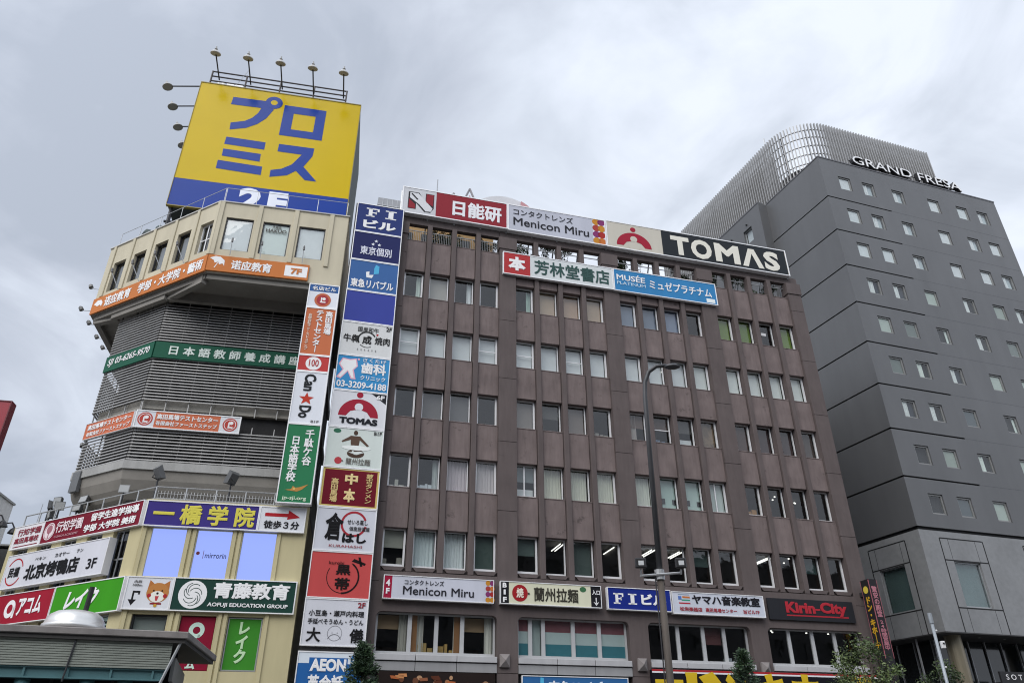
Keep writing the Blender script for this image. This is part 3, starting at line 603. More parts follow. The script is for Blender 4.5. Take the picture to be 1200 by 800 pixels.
sign('sign_banner', 'long orange banner on the chamfered left face under the overhanging top floor windows', LL, -8.42, 0.08, 22.06, 23.02, 0.1, ORANGE,
     [('诺应教育', 0.125, 0.365, 0.16, 0.82, '#e8e8e4', 0.03), ('学部・大学院・藝術', 0.43, 0.975, 0.16, 0.82, '#e8e8e4', 0.03)],
     [('poly', '#e8e8e4', 1, [(0.02, 0.6), (0.05, 0.8), (0.085, 0.75), (0.105, 0.55), (0.1, 0.3), (0.085, 0.45), (0.06, 0.4)])], th=0.08, rimw=0, cat='banner sign')
sign('sign_banner', 'green banner front wrapped round the upper louvres, spaced white characters', LF, sBf, 4.85, 18.52, 19.4, -2.42, GREEN,
     [('日 本 語 教 師 養 成 講 座', 0.10, 0.985, 0.22, 0.80, '#c9d3cc', 0.025, {})], th=0.07, rimw=0, cat='banner sign')
sign('sign_banner', 'green banner on the chamfered left face with a white telephone number', LL, -6.75, sBl, 18.52, 19.4, -0.52, GREEN, [('SJI 03-6265-9570', 0.07, 0.93, 0.24, 0.78, '#dfe5e0', 0.02, {'italic': 0.15})], th=0.07, rimw=0, cat='banner sign')
ORR = '#c96f4f'
em = lambda u: [('disc', '#b8473f', 1, (u, 0.5, 0.38)), ('arc', '#e4ddda', 2, (u, 0.5, 0.28, 0.31, 0, 360)), ('poly', '#eeeeee', 3, [(u - 0.018, 0.32), (u - 0.004, 0.38), (u - 0.004, 0.7), (u - 0.018, 0.6)]), ('poly', '#eeeeee', 3, [(u - 0.02, 0.3), (u + 0.03, 0.3), (u + 0.03, 0.38), (u - 0.02, 0.38)]), ('disc', '#eeeeee', 3, (u + 0.012, 0.6, 0.1))]
sign('signboard', 'white and orange signboard with a round red emblem at each end, on the louvres', LF, sBf - 0.02, 2.52, 14.9, 15.76, -2.36, '#c3c6ca',
     [('高田馬場テストセンター', 0.20, 0.78, 0.52, 0.84, '#efe6e0', 0.035), ('有限会社ファーストステップ', 0.20, 0.78, 0.18, 0.44, '#efe6e0', 0.03)], [('rect', ORR, 0, (0.185, 0.80, 0.04, 0.96))] + em(0.095) + em(0.90), th=0.1)
sign('signboard', 'plain orange signboard on the chamfered left face of the lower louvres, two text lines', LL, -6.64, sBl, 14.9, 15.72, -0.46, ORR,
     [('高田馬場テストセンター', 0.06, 0.95, 0.52, 0.86, '#efe6e0', 0.035), ('有限会社ファーストステップ', 0.06, 0.95, 0.14, 0.42, '#efe6e0', 0.03)], th=0.1, rimw=0.02)
sign('signboard', 'purple signboard with large yellow characters over the lit display screens', LF, 0.0, 4.36, 9.83, 10.87, 0.15, '#3f3580', [('一 橋 学 院', 0.07, 0.965, 0.10, 0.90, '#d9cf57', 0.035)], th=0.16, rimw=0.04)
sign('signboard', 'white signboard with a red arrow over black walking time text', LF, 4.365, 6.22, 9.83, 10.87, 0.15, '#c6c8cc', [('徒歩３分', 0.12, 0.88, 0.12, 0.44, '#1b1b1e', 0.03)],
     [('rect', '#b3262e', 0, (0.12, 0.62, 0.60, 0.74)), ('poly', '#b3262e', 0, [(0.60, 0.5), (0.88, 0.60), (0.62, 0.88)])], th=0.16, rimw=0.04)
DOG = [('poly', '#b8763f', 0, [(0.47, 0.62), (0.49, 0.9), (0.62, 0.76)]), ('poly', '#b8763f', 0, [(0.93, 0.62), (0.92, 0.9), (0.78, 0.76)]), ('disc', '#c08348', 1, (0.70, 0.52, 0.33, 0.30)), ('disc', '#e6ddcf', 2, (0.70, 0.40, 0.22, 0.17)),
       ('disc', '#b03036', 3, (0.53, 0.43, 0.06)), ('disc', '#b03036', 3, (0.87, 0.43, 0.06)), ('disc', '#1b1514', 3, (0.61, 0.58, 0.025)), ('disc', '#1b1514', 3, (0.79, 0.58, 0.025)), ('disc', '#1b1514', 3, (0.70, 0.50, 0.035)), ('poly', '#c2474f', 3, [(0.66, 0.42), (0.74, 0.42), (0.72, 0.28), (0.68, 0.28)]),
       ('rect', '#8f2630', 2, (0.58, 0.82, 0.17, 0.22)), ('disc', '#c79a3a', 3, (0.70, 0.14, 0.05))]
sign('signboard', 'small white signboard with a tan dog face and a bent black arrow', LF, -0.05, 1.635, 6.66, 7.88, 0.15, '#c6c8cc', [('内西', 0.16, 0.32, 0.80, 0.88, '#444444', 0.02), ('100m', 0.14, 0.34, 0.70, 0.77, '#444444', 0.02)],
     DOG + [('rect', '#1b1b1e', 0, (0.17, 0.21, 0.28, 0.56)), ('rect', '#1b1b1e', 0, (0.21, 0.33, 0.50, 0.56)), ('rect', '#1b1b1e', 0, (0.29, 0.33, 0.45, 0.50)), ('poly', '#1b1b1e', 0, [(0.10, 0.30), (0.19, 0.12), (0.28, 0.30)])], th=0.16, rimw=0.04)
vein = []
for k in range(7):
    a = k * 0.9; vein.append(('arc', '#23423a', 2, (0.165 + 0.02 * math.cos(a), 0.5 + 0.15 * math.sin(a), 0.18, 0.20, 50 * k, 50 * k + 150)))
sign('signboard', 'dark green signboard with a white leaf disc and bold white characters', LF, 1.64, 6.24, 6.66, 7.90, 0.15, '#1f3f37', [('青藤教育', 0.325, 0.945, 0.40, 0.90, '#dfe4e2', 0.035), ('AOFUJI EDUCATION GROUP', 0.295, 0.945, 0.13, 0.28, '#dfe4e2', 0.03)],
     [('disc', '#d4d8d6', 1, (0.165, 0.5, 0.42))] + vein, th=0.16, rimw=0.04)
sign('signboard', 'maroon signboard on the left podium roofline with a white crest and two text rows', LL, -6.48, -0.05, 9.85, 10.89, 0.15, '#7c1a2e',
     [('行知学園', 0.145, 0.42, 0.36, 0.84, '#d8c9cc', 0.02), ('COACH ACADEMY', 0.15, 0.40, 0.16, 0.25, '#b98f97', 0.015), ('留学生進学指導', 0.50, 0.965, 0.54, 0.88, '#e2d8da', 0.035), ('学部 大学院 美術', 0.45, 0.955, 0.13, 0.44, '#e2d8da', 0.035)],
     [('disc', '#cfc2c5', 1, (0.075, 0.5, 0.36)), ('disc', '#a06a74', 2, (0.075, 0.58, 0.18)), ('rect', '#a06a74', 2, (0.07, 0.08, 0.2, 0.45)), ('arc', '#7c1a2e', 2, (0.075, 0.5, 0.30, 0.32, 0, 360))], th=0.15, rimw=0.03)
sign('signboard', 'white signboard with maroon characters at the far left end of the podium roofline', LL, -8.62, -6.49, 9.85, 10.89, 0.15, '#c8c6c9', [('行知学園', 0.14, 0.92, 0.55, 0.85, '#8c2a3c', 0.02), ('高田馬場校', 0.10, 0.92, 0.22, 0.48, '#8c2a3c', 0.025)], [('rect', '#7c1a2e', 1, (0.1, 0.92, 0.08, 0.12))], th=0.15, rimw=0.03)
sign('signboard', 'white signboard with black brush characters and small kana above, on the left podium face', LL, -8.15, -1.42, 8.08, 9.52, 0.30, '#bcbdc4',
     [('北京烤鴨店', 0.23, 0.76, 0.16, 0.62, '#17171a', 0.035), ('3F', 0.84, 0.93, 0.20, 0.48, '#17171a', 0.02), ('ペキン', 0.30, 0.41, 0.70, 0.80, '#222226', 0.015), ('カオヤー', 0.50, 0.64, 0.70, 0.82, '#222226', 0.015), ('テン', 0.71, 0.77, 0.72, 0.82, '#222226', 0.015), ('民福', 0.055, 0.165, 0.32, 0.62, '#17171a', 0.03)],
     [('arc', '#b3262e', 1, (0.11, 0.48, 0.36, 0.40, 200, 330)), ('arc', '#b3262e', 1, (0.11, 0.48, 0.36, 0.40, 20, 150))], th=0.3, rimw=0.03)
sign('signboard', 'red signboard with white katakana and a round letter, left end of the second floor', LL, -8.2, -4.27, 6.62, 7.87, 0.2, '#a01f34', [('アコム', 0.43, 0.84, 0.24, 0.82, '#dcd3d5', 0.04)], [('arc', '#dcd3d5', 1, (0.29, 0.50, 0.15, 0.29, 0, 360)), ('rect', '#dcd3d5', 1, (0.35, 0.385, 0.20, 0.55))], th=0.18, rimw=0.03)
sign('signboard', 'bright green signboard with slanted white katakana on the left podium face', LL, -4.24, -0.03, 6.60, 7.88, 0.2, '#3f9a1f', [('レイク', 0.20, 0.68, 0.22, 0.80, '#dfe6dc', 0.05, {'italic': 0.25})], th=0.18, rimw=0.04)
sign('window_sign', 'red window sign with white round letter, beside the pavilion roof edge', LF, 2.12, 3.38, 4.62, 6.52, -0.1, '#8a1733', [('アコム', 0.36, 0.64, 0.02, 0.52, '#b9d0c4', 0.05, {'vertical': True})], [('arc', '#b9d0c4', 1, (0.5, 0.74, 0.07, 0.15, 0, 360)), ('rect', '#b9d0c4', 1, (0.56, 0.62, 0.60, 0.66))], th=0.06, rimw=0.0)
sign('window_sign', 'green window sign with vertical pale katakana on the cream wall', LF, 3.85, 5.11, 4.62, 6.52, -0.1, '#3f8a2e', [('レイク', 0.30, 0.66, 0.14, 0.92, '#b4d0a8', 0.05, {'vertical': True})], th=0.06, rimw=0.045, rim='grey aluminium')
sign('window_sign', 'pale window sign with dark bank lettering under the bright green signboard', LL, -1.72, -0.8, 5.7, 6.5, -0.12, '#9db3ad', [('銀行', 0.25, 0.95, 0.18, 0.85, '#1a2422', 0.04)], th=0.05, rimw=0)
# tall vertical sign at the right edge of the tower
g_ = 'panels of the tall vertical sign'
sign('vertical_sign', 'white panel with blue strip and round red emblem, top of the tall vertical sign', LF, 4.95, 6.38, 20.42, 21.74, 0.5, '#c9ccd2', [('名店ビル', 0.12, 0.90, 0.72, 0.90, '#dfe4ea', 0.03)],
     [('rect', '#34609c', 0, (0.03, 0.97, 0.68, 0.95)), ('disc', '#c26a4a', 1, (0.5, 0.33, 0.29)), ('disc', '#a83a3f', 2, (0.5, 0.33, 0.21)), ('poly', '#eeeeee', 3, [(0.42, 0.22), (0.6, 0.22), (0.6, 0.27), (0.42, 0.27)]), ('rect', '#eeeeee', 3, (0.44, 0.48, 0.27, 0.44)), ('disc', '#eeeeee', 3, (0.54, 0.38, 0.06))], th=0.3, group=g_)
sign('vertical_sign', 'orange sign panel with columns of white characters in the tall vertical sign', LF, 4.95, 6.38, 17.87, 20.415, 0.5, '#c6704a',
     [('高田馬場', 0.66, 0.90, 0.44, 0.94, '#ece4de', 0.035, {'vertical': True}), ('テストセンター', 0.36, 0.60, 0.06, 0.94, '#ece4de', 0.035, {'vertical': True}), ('有限会社ファーストステップ', 0.12, 0.24, 0.10, 0.86, '#e4d2c6', 0.02, {'vertical': True})], th=0.3, group=g_)
sign('vertical_sign', 'red sign panel with a white disc reading one hundred in the tall vertical sign', LF, 4.95, 6.38, 17.03, 17.865, 0.5, '#bf4140', [('100', 0.36, 0.66, 0.32, 0.74, '#b8332f', 0.01)], [('disc', '#dfdfdf', 1, (0.5, 0.5, 0.42, 0.40))], th=0.3, group=g_)
star = [(0.44 + 0.24 * (1 if k % 2 == 0 else 0.42) * math.sin(math.pi * k / 5 + 0.0) , 0.47 + 0.125 * (1 if k % 2 == 0 else 0.42) * math.cos(math.pi * k / 5)) for k in range(10)]
sign('vertical_sign', 'white sign panel with sideways black lettering and a red star in the tall vertical sign', LF, 4.95, 6.38, 14.48, 17.025, 0.5, '#c9ccd2', [('Can', 0.30, 0.66, 0.62, 0.95, '#202326', 0.035, {'rot': 1}), ('Do', 0.26, 0.62, 0.11, 0.34, '#202326', 0.035, {'rot': 1}), ('B1F', 0.66, 0.9, 0.03, 0.075, '#555555', 0.02)],
     [('poly', '#c2402f', 1, star)], th=0.3, group=g_)
sign('vertical_sign', 'green panel with two columns of white characters at the foot of the vertical sign', LF, 4.95, 6.38, 10.94, 14.475, 0.5, '#2f7a52',
     [('千駄ケ谷', 0.56, 0.84, 0.47, 0.93, '#d9e6dc', 0.03, {'vertical': True}), ('日本語学校', 0.18, 0.46, 0.26, 0.83, '#d9e6dc', 0.03, {'vertical': True}), ('jp-sji.org', 0.16, 0.84, 0.03, 0.085, '#c8d8c0', 0.015)],
     [('poly', '#c08a4a', 1, [(0.2, 0.16), (0.38, 0.17), (0.42, 0.21), (0.5, 0.19), (0.62, 0.2), (0.85, 0.24), (0.68, 0.17), (0.55, 0.145), (0.4, 0.15)]), ('disc', '#d8c070', 2, (0.46, 0.175, 0.012))], th=0.3, group=g_)

# ------------------------------------------------------------------ signs on the office building
pyl = thing('sign_pylon', 'dark steel pylon behind the column of square shop panels beside the office block', 'sign pylon', FI(-7.3, 0.2, 0), FI.az)
m = MB(); m.box(FI, -8.56, -6.03, 0.02, 0.36, 1.5, 27.34); m.build('backing', mat('pylon backing', (0.03, 0.028, 0.028), 0.6), pyl)
m = MB()
for s in (-8.4, -6.3): m.box(FI, s - 0.1, s + 0.1, 0.05, 0.25, 0, 1.5)
m.build('post', DARK, pyl)
ZB = [27.29, 25.45, 23.68, 21.85, 20.055, 18.25, 16.43, 14.62, 12.755, 10.99, 9.17, 7.315, 5.54]
def cp(i, label, color, T=(), E=(), **k):
    z1 = ZB[i]; z0 = ZB[i + 1] + 0.0; sign('shop_sign', label, FI, -8.5 - 0.008 * i, -6.065 - 0.003 * i, z0 + 0.006, z1 - 0.006, 0.5, color, T, E, th=0.14, rimw=0.04, group='panels of the sign pylon', **k)
st = lambda u, v, r_: ('poly', '#cfd2e2', 1, [(u + r_ * (1 if k % 2 == 0 else 0.4) * math.sin(math.pi * k / 5), v + 1.3 * r_ * (1 if k % 2 == 0 else 0.4) * math.cos(math.pi * k / 5)) for k in range(10)])
SER = '#d5d5da'
def serif_FI(u0, u1, v0, v1):
    """the slab letters F and I as outlines"""
    w, h = u1 - u0, v1 - v0; U = lambda a: u0 + w * a; Vv = lambda b: v0 + h * b
    q = lambda a, b, c, d: ('rect', SER, 1, (U(a), U(b), Vv(c), Vv(d)))
    return [q(0.08, 0.2, 0, 1), q(0.0, 0.28, 0, 0.12), q(0.0, 0.42, 0.87, 1), q(0.36, 0.42, 0.66, 0.87), q(0.2, 0.34, 0.43, 0.56), q(0.3, 0.34, 0.34, 0.66), q(0.72, 0.88, 0, 1), q(0.62, 0.98, 0, 0.12), q(0.62, 0.98, 0.88, 1)]
cp(0, 'navy sign panel with white slab lettering at the very top of the sign pylon', '#2b3a72', [('ビル', 0.16, 0.86, 0.14, 0.44, SER, 0.05)], serif_FI(0.2, 0.86, 0.56, 0.86))
cp(1, 'dark navy sign panel with three white stars, second from the top of the sign pylon', '#23295a', [('東京個別', 0.17, 0.82, 0.20, 0.50, '#c9cbd8', 0.02)], [st(0.48, 0.72, 0.045), st(0.42, 0.60, 0.045), st(0.55, 0.60, 0.045)])
cp(2, 'mid blue sign panel with a two piece cyan and white emblem in the sign pylon', '#3f679f', [('東急リバブル', 0.06, 0.92, 0.10, 0.38, '#d8dde6', 0.03)], [('poly', '#55b3dc', 1, [(0.5, 0.58), (0.6, 0.62), (0.6, 0.86), (0.53, 0.9), (0.5, 0.78)]), ('poly', '#dde3ea', 1, [(0.34, 0.62), (0.41, 0.66), (0.41, 0.54), (0.5, 0.56), (0.47, 0.45), (0.36, 0.45)])])
cp(3, 'blank royal blue sign panel without any lettering in the sign pylon', '#3d489a')
cp(4, 'white sign panel with black brush lettering round a broken ink circle in the sign pylon', '#bfc0bf', [('国産和牛', 0.32, 0.72, 0.72, 0.88, '#333333', 0.01), ('牛犇', 0.06, 0.36, 0.38, 0.62, '#1e1e1e', 0.02), ('焼肉', 0.66, 0.95, 0.38, 0.62, '#1e1e1e', 0.02), ('2F', 0.86, 0.97, 0.82, 0.95, '#222222', 0.03), ('成', 0.42, 0.60, 0.36, 0.62, '#1e1e1e', 0.03), ('・・・・・・', 0.34, 0.70, 0.16, 0.22, '#777777', 0.01)],
   [('arc', '#222222', 1, (0.51, 0.5, 0.21, 0.25, 30, 210)), ('arc', '#222222', 1, (0.51, 0.5, 0.22, 0.24, 225, 300)), ('disc', '#b3262e', 1, (0.70, 0.68, 0.03))])
cp(5, 'light blue dental sign panel with a white tooth and telephone number in the sign pylon', '#3f92c8', [('さくたけ', 0.48, 0.92, 0.84, 0.95, '#dbe6ee', 0.02), ('歯科', 0.46, 0.93, 0.50, 0.82, '#e4ecf2', 0.035), ('クリニック', 0.46, 0.93, 0.32, 0.45, '#dbe6ee', 0.025), ('03-3209-4188', 0.04, 0.96, 0.07, 0.26, '#e4ecf2', 0.025)],
   [('poly', '#d8a3b4', 0, [(0.04, 0.72), (0.10, 0.9), (0.24, 0.88), (0.36, 0.92), (0.40, 0.70), (0.33, 0.58), (0.38, 0.32), (0.29, 0.32), (0.22, 0.52), (0.10, 0.30), (0.02, 0.34), (0.12, 0.56)]), ('poly', '#dfe2ea', 1, [(0.065, 0.72), (0.115, 0.87), (0.24, 0.85), (0.345, 0.88), (0.375, 0.70), (0.305, 0.58), (0.345, 0.35), (0.305, 0.35), (0.22, 0.56), (0.10, 0.34), (0.05, 0.36), (0.145, 0.58)]), ('disc', '#d8a3b4', 1, (0.40, 0.9, 0.03))])
TOM = lambda cx, w, v0, sc_, red='#a3263a', bgc='#c4c5c9': [('disc', red, 1, (cx, v0 + 0.62 * sc_, 0.085 * sc_)), ('poly', red, 1, [(cx + w * math.cos(R(a)), v0 + 0.5 * sc_ * math.sin(R(a))) for a in range(0, 181, 10)] + [(cx - w * 0.62, v0), (cx - w * 0.42, v0 + 0.14 * sc_), (cx - w * 0.18, v0 + 0.18 * sc_), (cx + w * 0.18, v0 + 0.18 * sc_), (cx + w * 0.42, v0 + 0.14 * sc_), (cx + w * 0.62, v0)]), ('disc', bgc, 2, (cx, v0 + 0.27 * sc_, 0.11 * sc_)), ('disc', bgc, 2, (cx, v0 + 0.02 * sc_, 0.17 * sc_, 0.17 * sc_))]
cp(6, 'white sign panel with a crimson arch emblem and dark corner flash in the sign pylon', '#c4c5c9', [('TOMAS', 0.17, 0.86, 0.10, 0.27, '#1f2127', 0.06), ('6F', 0.80, 0.95, 0.82, 0.94, '#dddddd', 0.04)], TOM(0.5, 0.36, 0.31, 0.95) + [('poly', '#25272c', 0, [(0.70, 0.98), (0.985, 0.98), (0.985, 0.70)])])
cp(7, 'pale sign panel with a brown figure pulling noodles over a bowl in the sign pylon', '#bcc4bf', [('・蘭州拉麺', 0.30, 0.80, 0.08, 0.24, '#66645f', 0.015), ('B1F', 0.82, 0.96, 0.86, 0.95, '#444444', 0.03)],
   [('disc', '#b8434a', 1, (0.24, 0.16, 0.085)), ('disc', '#356b52', 1, (0.17, 0.9, 0.09, 0.055)), ('disc', '#4a3a30', 1, (0.5, 0.88, 0.05, 0.06)), ('poly', '#5a463a', 1, [(0.42, 0.8), (0.58, 0.8), (0.75, 0.58), (0.72, 0.55), (0.58, 0.7), (0.57, 0.56), (0.43, 0.56), (0.42, 0.7), (0.28, 0.62), (0.26, 0.65)]),
    ('disc', '#d0d4d0', 2, (0.53, 0.5, 0.34, 0.06)), ('disc', '#4a3a30', 1, (0.53, 0.36, 0.2, 0.11)), ('arc', '#c2c8c4', 2, (0.53, 0.42, 0.05, 0.09, 180, 350)), ('poly', '#c2c8c4', 3, [(0.4, 0.38), (0.6, 0.42), (0.68, 0.40), (0.55, 0.33)])])
cp(8, 'maroon sign panel with gold border and gold brush characters in the sign pylon', '#c9b26a', [('中', 0.40, 0.62, 0.58, 0.86, '#dcc690', 0.045), ('本', 0.40, 0.60, 0.14, 0.48, '#dcc690', 0.045), ('蒙古タンメン', 0.76, 0.88, 0.14, 0.88, '#d0b880', 0.025, {'vertical': True}), ('高田馬場', 0.17, 0.30, 0.12, 0.72, '#d0b880', 0.03, {'vertical': True})], [('rect', '#6f1526', 0, (0.05, 0.95, 0.06, 0.94))])
cp(9, 'white sign panel with thick black brush kana over a red ring in the sign pylon', '#b9bbc2', [('倉', 0.16, 0.46, 0.24, 0.88, '#141416', 0.03), ('はし', 0.46, 0.86, 0.20, 0.42, '#141416', 0.05), ('KURAHASHI', 0.26, 0.80, 0.09, 0.15, '#a04a50', 0.005), ('せいろ蒸し', 0.52, 0.86, 0.62, 0.74, '#2a2a2c', 0.02), ('個室居酒屋', 0.56, 0.90, 0.48, 0.58, '#2a2a2c', 0.015)], [('arc', '#a8323c', 1, (0.63, 0.64, 0.25, 0.30, 20, 350))])
cp(10, 'coral red sign panel with black characters inside a thin looped ring in the sign pylon', '#c4504f', [('黒', 0.42, 0.66, 0.50, 0.72, '#1c1414', 0.03), ('帯', 0.42, 0.66, 0.18, 0.44, '#1c1414', 0.03), ('kurobi', 0.30, 0.54, 0.72, 0.79, '#3a1c1c', 0.005)],
   [('arc', '#1c1414', 1, (0.54, 0.46, 0.335, 0.35, 150, 420)), ('arc', '#1c1414', 2, (0.54, 0.46, 0.325, 0.36, 270, 415)), ('poly', '#1c1414', 1, [(0.66, 0.80), (0.88, 0.72), (0.89, 0.77), (0.70, 0.86)]), ('poly', '#1c1414', 1, [(0.76, 0.90), (0.80, 0.90), (0.84, 0.70), (0.80, 0.70)])])
cp(11, 'white sign panel with two text lines above a drawn bowl, low in the sign pylon', '#bdbec4', [('2F', 0.83, 0.95, 0.82, 0.94, '#8c2732', 0.03), ('小豆島・瀬戸内料理', 0.08, 0.94, 0.62, 0.75, '#232326', 0.025), ('手延べそうめん・うどん', 0.08, 0.94, 0.45, 0.57, '#232326', 0.025), ('大', 0.08, 0.30, 0.08, 0.38, '#18181a', 0.025), ('儀', 0.74, 0.96, 0.08, 0.38, '#18181a', 0.025)],
   [('arc', '#77777c', 1, (0.51, 0.27, 0.15, 0.16, 0, 360)), ('arc', '#77777c', 1, (0.51, 0.10, 0.14, 0.155, 20, 160)), ('disc', '#8a8a8f', 1, (0.47, 0.28, 0.012)), ('disc', '#8a8a8f', 1, (0.55, 0.28, 0.012))])
sign('shop_sign', 'blue and white school sign panel at the bottom of the sign pylon behind the conifer', FI, -8.6, -6.11, 3.5, 5.36, 0.5, '#2c66a8', [('AEON', 0.20, 0.74, 0.62, 0.86, '#e2e8ee', 0.05), ('英会話', 0.18, 0.72, 0.22, 0.56, '#e2e8ee', 0.035), ('6F', 0.80, 0.95, 0.80, 0.95, '#2c66a8', 0.03)], [('rect', '#c3cbd2', 0, (0.02, 0.98, 0.77, 0.98)), ('rect', '#2c66a8', 1, (0.18, 0.76, 0.6, 0.88))], th=0.14, rimw=0.04, group='panels of the sign pylon')

# roof line signs
NB = '#a6343f'
sign('rooftop_sign', 'red and white rooftop sign with a striped letter emblem, left end of office roof', FI, -6.2, -0.28, 27.42, 29.22, 0.15, '#b5b6b9', [('日能研', 0.47, 0.94, 0.17, 0.78, '#cfcfd2', 0.035)],
     [('rect', '#8f2c36', 0, (0.315, 0.99, 0.03, 0.97)), ('poly', '#2a2a2e', 0, [(0.055, 0.18), (0.055, 0.83), (0.155, 0.83), (0.215, 0.48), (0.215, 0.84), (0.295, 0.84), (0.295, 0.30), (0.265, 0.12), (0.21, 0.12), (0.13, 0.42), (0.13, 0.18)]), ('poly', '#8f2c36', 1, [(0.062, 0.20), (0.062, 0.55), (0.123, 0.36), (0.123, 0.20)]), ('poly', '#8f2c36', 1, [(0.222, 0.50), (0.222, 0.82), (0.288, 0.82), (0.288, 0.38)]), ('poly', '#c0c1c4', 1, [(0.07, 0.60), (0.07, 0.80), (0.148, 0.80), (0.283, 0.30), (0.272, 0.17), (0.222, 0.15), (0.16, 0.38)]), ('poly', '#2a2a2e', 2, [(0.08, 0.74), (0.09, 0.78), (0.15, 0.57), (0.138, 0.54)])], th=0.3, rimw=0.06)
dots = []
for cx, cs in ((0.90, '#c78a32 #a8433c #83386b #c78a32'), (0.955, '#83386b #c78a32 #a8322f #c7743a')):
    for k, c in enumerate(cs.split()): dots.append(('disc', c, 1 + (k % 2), (cx, 0.87 - 0.245 * k, 0.125)))
sign('rooftop_sign', 'white rooftop contact lens sign with two columns of coloured dots, middle of the office roof', FI, -0.27, 5.60, 27.38, 29.22, 0.15, '#a9abb5', [('コンタクトレンズ', 0.055, 0.66, 0.62, 0.86, '#232329', 0.01), ('Menicon Miru', 0.055, 0.82, 0.22, 0.52, '#232329', 0.012)],
     dots + [('rect', '#c9ccd2', 0, (0.865, 0.985, 0.02, 0.98))], th=0.3, rimw=0.06)
sign('rooftop_sign', 'beige and black rooftop sign with a crimson arch emblem, right end of the office roof', FI, 5.62, 17.5, 27.36, 29.26, 0.15, '#b5b0a4', [('T', 0.343, 0.443, 0.12, 0.83, '#cbc8bd', 0.045), ('O', 0.452, 0.566, 0.10, 0.84, '#cbc8bd', 0.045), ('M', 0.584, 0.722, 0.12, 0.83, '#cbc8bd', 0.045), ('S', 0.862, 0.950, 0.10, 0.84, '#cbc8bd', 0.045)],
     [('rect', '#24282c', 0, (0.295, 0.993, 0.03, 0.97)), ('poly', '#cbc8bd', 1, [(0.735, 0.12), (0.779, 0.83), (0.812, 0.83), (0.856, 0.12), (0.825, 0.12), (0.7955, 0.64), (0.766, 0.12)])] + TOM(0.143, 0.092, 0.14, 1.05, bgc='#b5b0a4'), th=0.3, rimw=0.06)
sign('shop_sign', 'white bookshop sign with a red square at its left end, above the seventh floor windows', FI, -0.53, 5.82, 24.42, 25.86, 0.15, '#bcc0c0', [('本', 0.045, 0.20, 0.20, 0.82, '#d9dcdc', 0.06), ('芳林堂書店', 0.275, 0.965, 0.17, 0.83, '#35504c', 0.022)], [('rect', '#b23a3c', 0, (0.008, 0.24, 0.03, 0.97))], th=0.16, rimw=0.05)
sign('shop_sign', 'sky blue sign with thin white katakana to the right of the white bookshop sign', FI, 5.84, 12.2, 24.40, 25.87, 0.15, '#3a83b8', [('MUSÉE', 0.03, 0.30, 0.50, 0.82, '#d6dfe6', 0.02), ('PLATINUM', 0.03, 0.30, 0.30, 0.44, '#bcd0de', 0.005), ('ミュゼプラチナム', 0.34, 0.95, 0.32, 0.72, '#dde5ea', 0.02)], [('rect', '#cfd8de', 1, (0.89, 0.975, 0.08, 0.26))], th=0.16, rimw=0.05)
# row above the second floor
dots2 = []
for cx, cs in ((0.945, '#c78a32 #a8433c #83386b #c78a32'), (0.985, '#83386b #c7743a #a8322f #c78a32')):
    for k, c in enumerate(cs.split()): dots2.append(('disc', c, 1 + (k % 2), (cx, 0.86 - 0.24 * k, 0.11)))
sign('shop_sign', 'long white contact lens sign with a crimson end block, above the curtained second floor windows', FI, -5.56, -0.89, 7.46, 8.41, 0.25, '#b4b6c0', [('4', 0.022, 0.058, 0.52, 0.80, '#dcd0d4', 0.05), ('F', 0.026, 0.058, 0.20, 0.44, '#dcd0d4', 0.05), ('コンタクトレンズ', 0.185, 0.54, 0.62, 0.84, '#26262c', 0.02), ('Menicon Miru', 0.175, 0.815, 0.20, 0.56, '#26262c', 0.012)], [('rect', '#a3213f', 0, (0.005, 0.075, 0.03, 0.97))] + dots2, th=0.22, rimw=0.03)
sign('shop_sign', 'cream noodle shop sign with black end blocks and a red round seal', FI, -0.61, 3.97, 7.47, 8.41, 0.25, '#c6c5ae', [('B', 0.022, 0.062, 0.70, 0.92, '#e0e0e0', 0.05), ('1', 0.032, 0.052, 0.40, 0.62, '#e0e0e0', 0.05), ('F', 0.026, 0.062, 0.08, 0.30, '#e0e0e0', 0.05), ('・', 0.265, 0.285, 0.44, 0.54, '#333333', 0.05), ('蘭州拉麺', 0.325, 0.765, 0.17, 0.80, '#35332c', 0.02), ('入口', 0.905, 0.985, 0.58, 0.80, '#e0e0e0', 0.03), ('焼', 0.155, 0.225, 0.28, 0.72, '#d8cfc2', 0.03)],
     [('rect', '#1b1c20', 0, (0.004, 0.083, 0.03, 0.97)), ('rect', '#1b1c20', 0, (0.893, 0.996, 0.03, 0.97)), ('disc', '#a3262c', 1, (0.19, 0.5, 0.37)), ('disc', '#3f6b4a', 1, (0.815, 0.80, 0.16, 0.12)), ('rect', '#e0e0e0', 1, (0.940, 0.950, 0.16, 0.46)), ('poly', '#e0e0e0', 1, [(0.917, 0.28), (0.945, 0.10), (0.973, 0.28), (0.945, 0.2)])], th=0.22, rimw=0.03)
sign('shop_sign', 'deep blue building name sign with white slab letters, behind the lamp post', FI, 4.26, 7.3, 7.45, 8.40, 0.25, '#1c2f86', [('ビル', 0.52, 0.92, 0.26, 0.76, SER, 0.05)], serif_FI(0.09, 0.46, 0.26, 0.74), th=0.22, rimw=0.03)
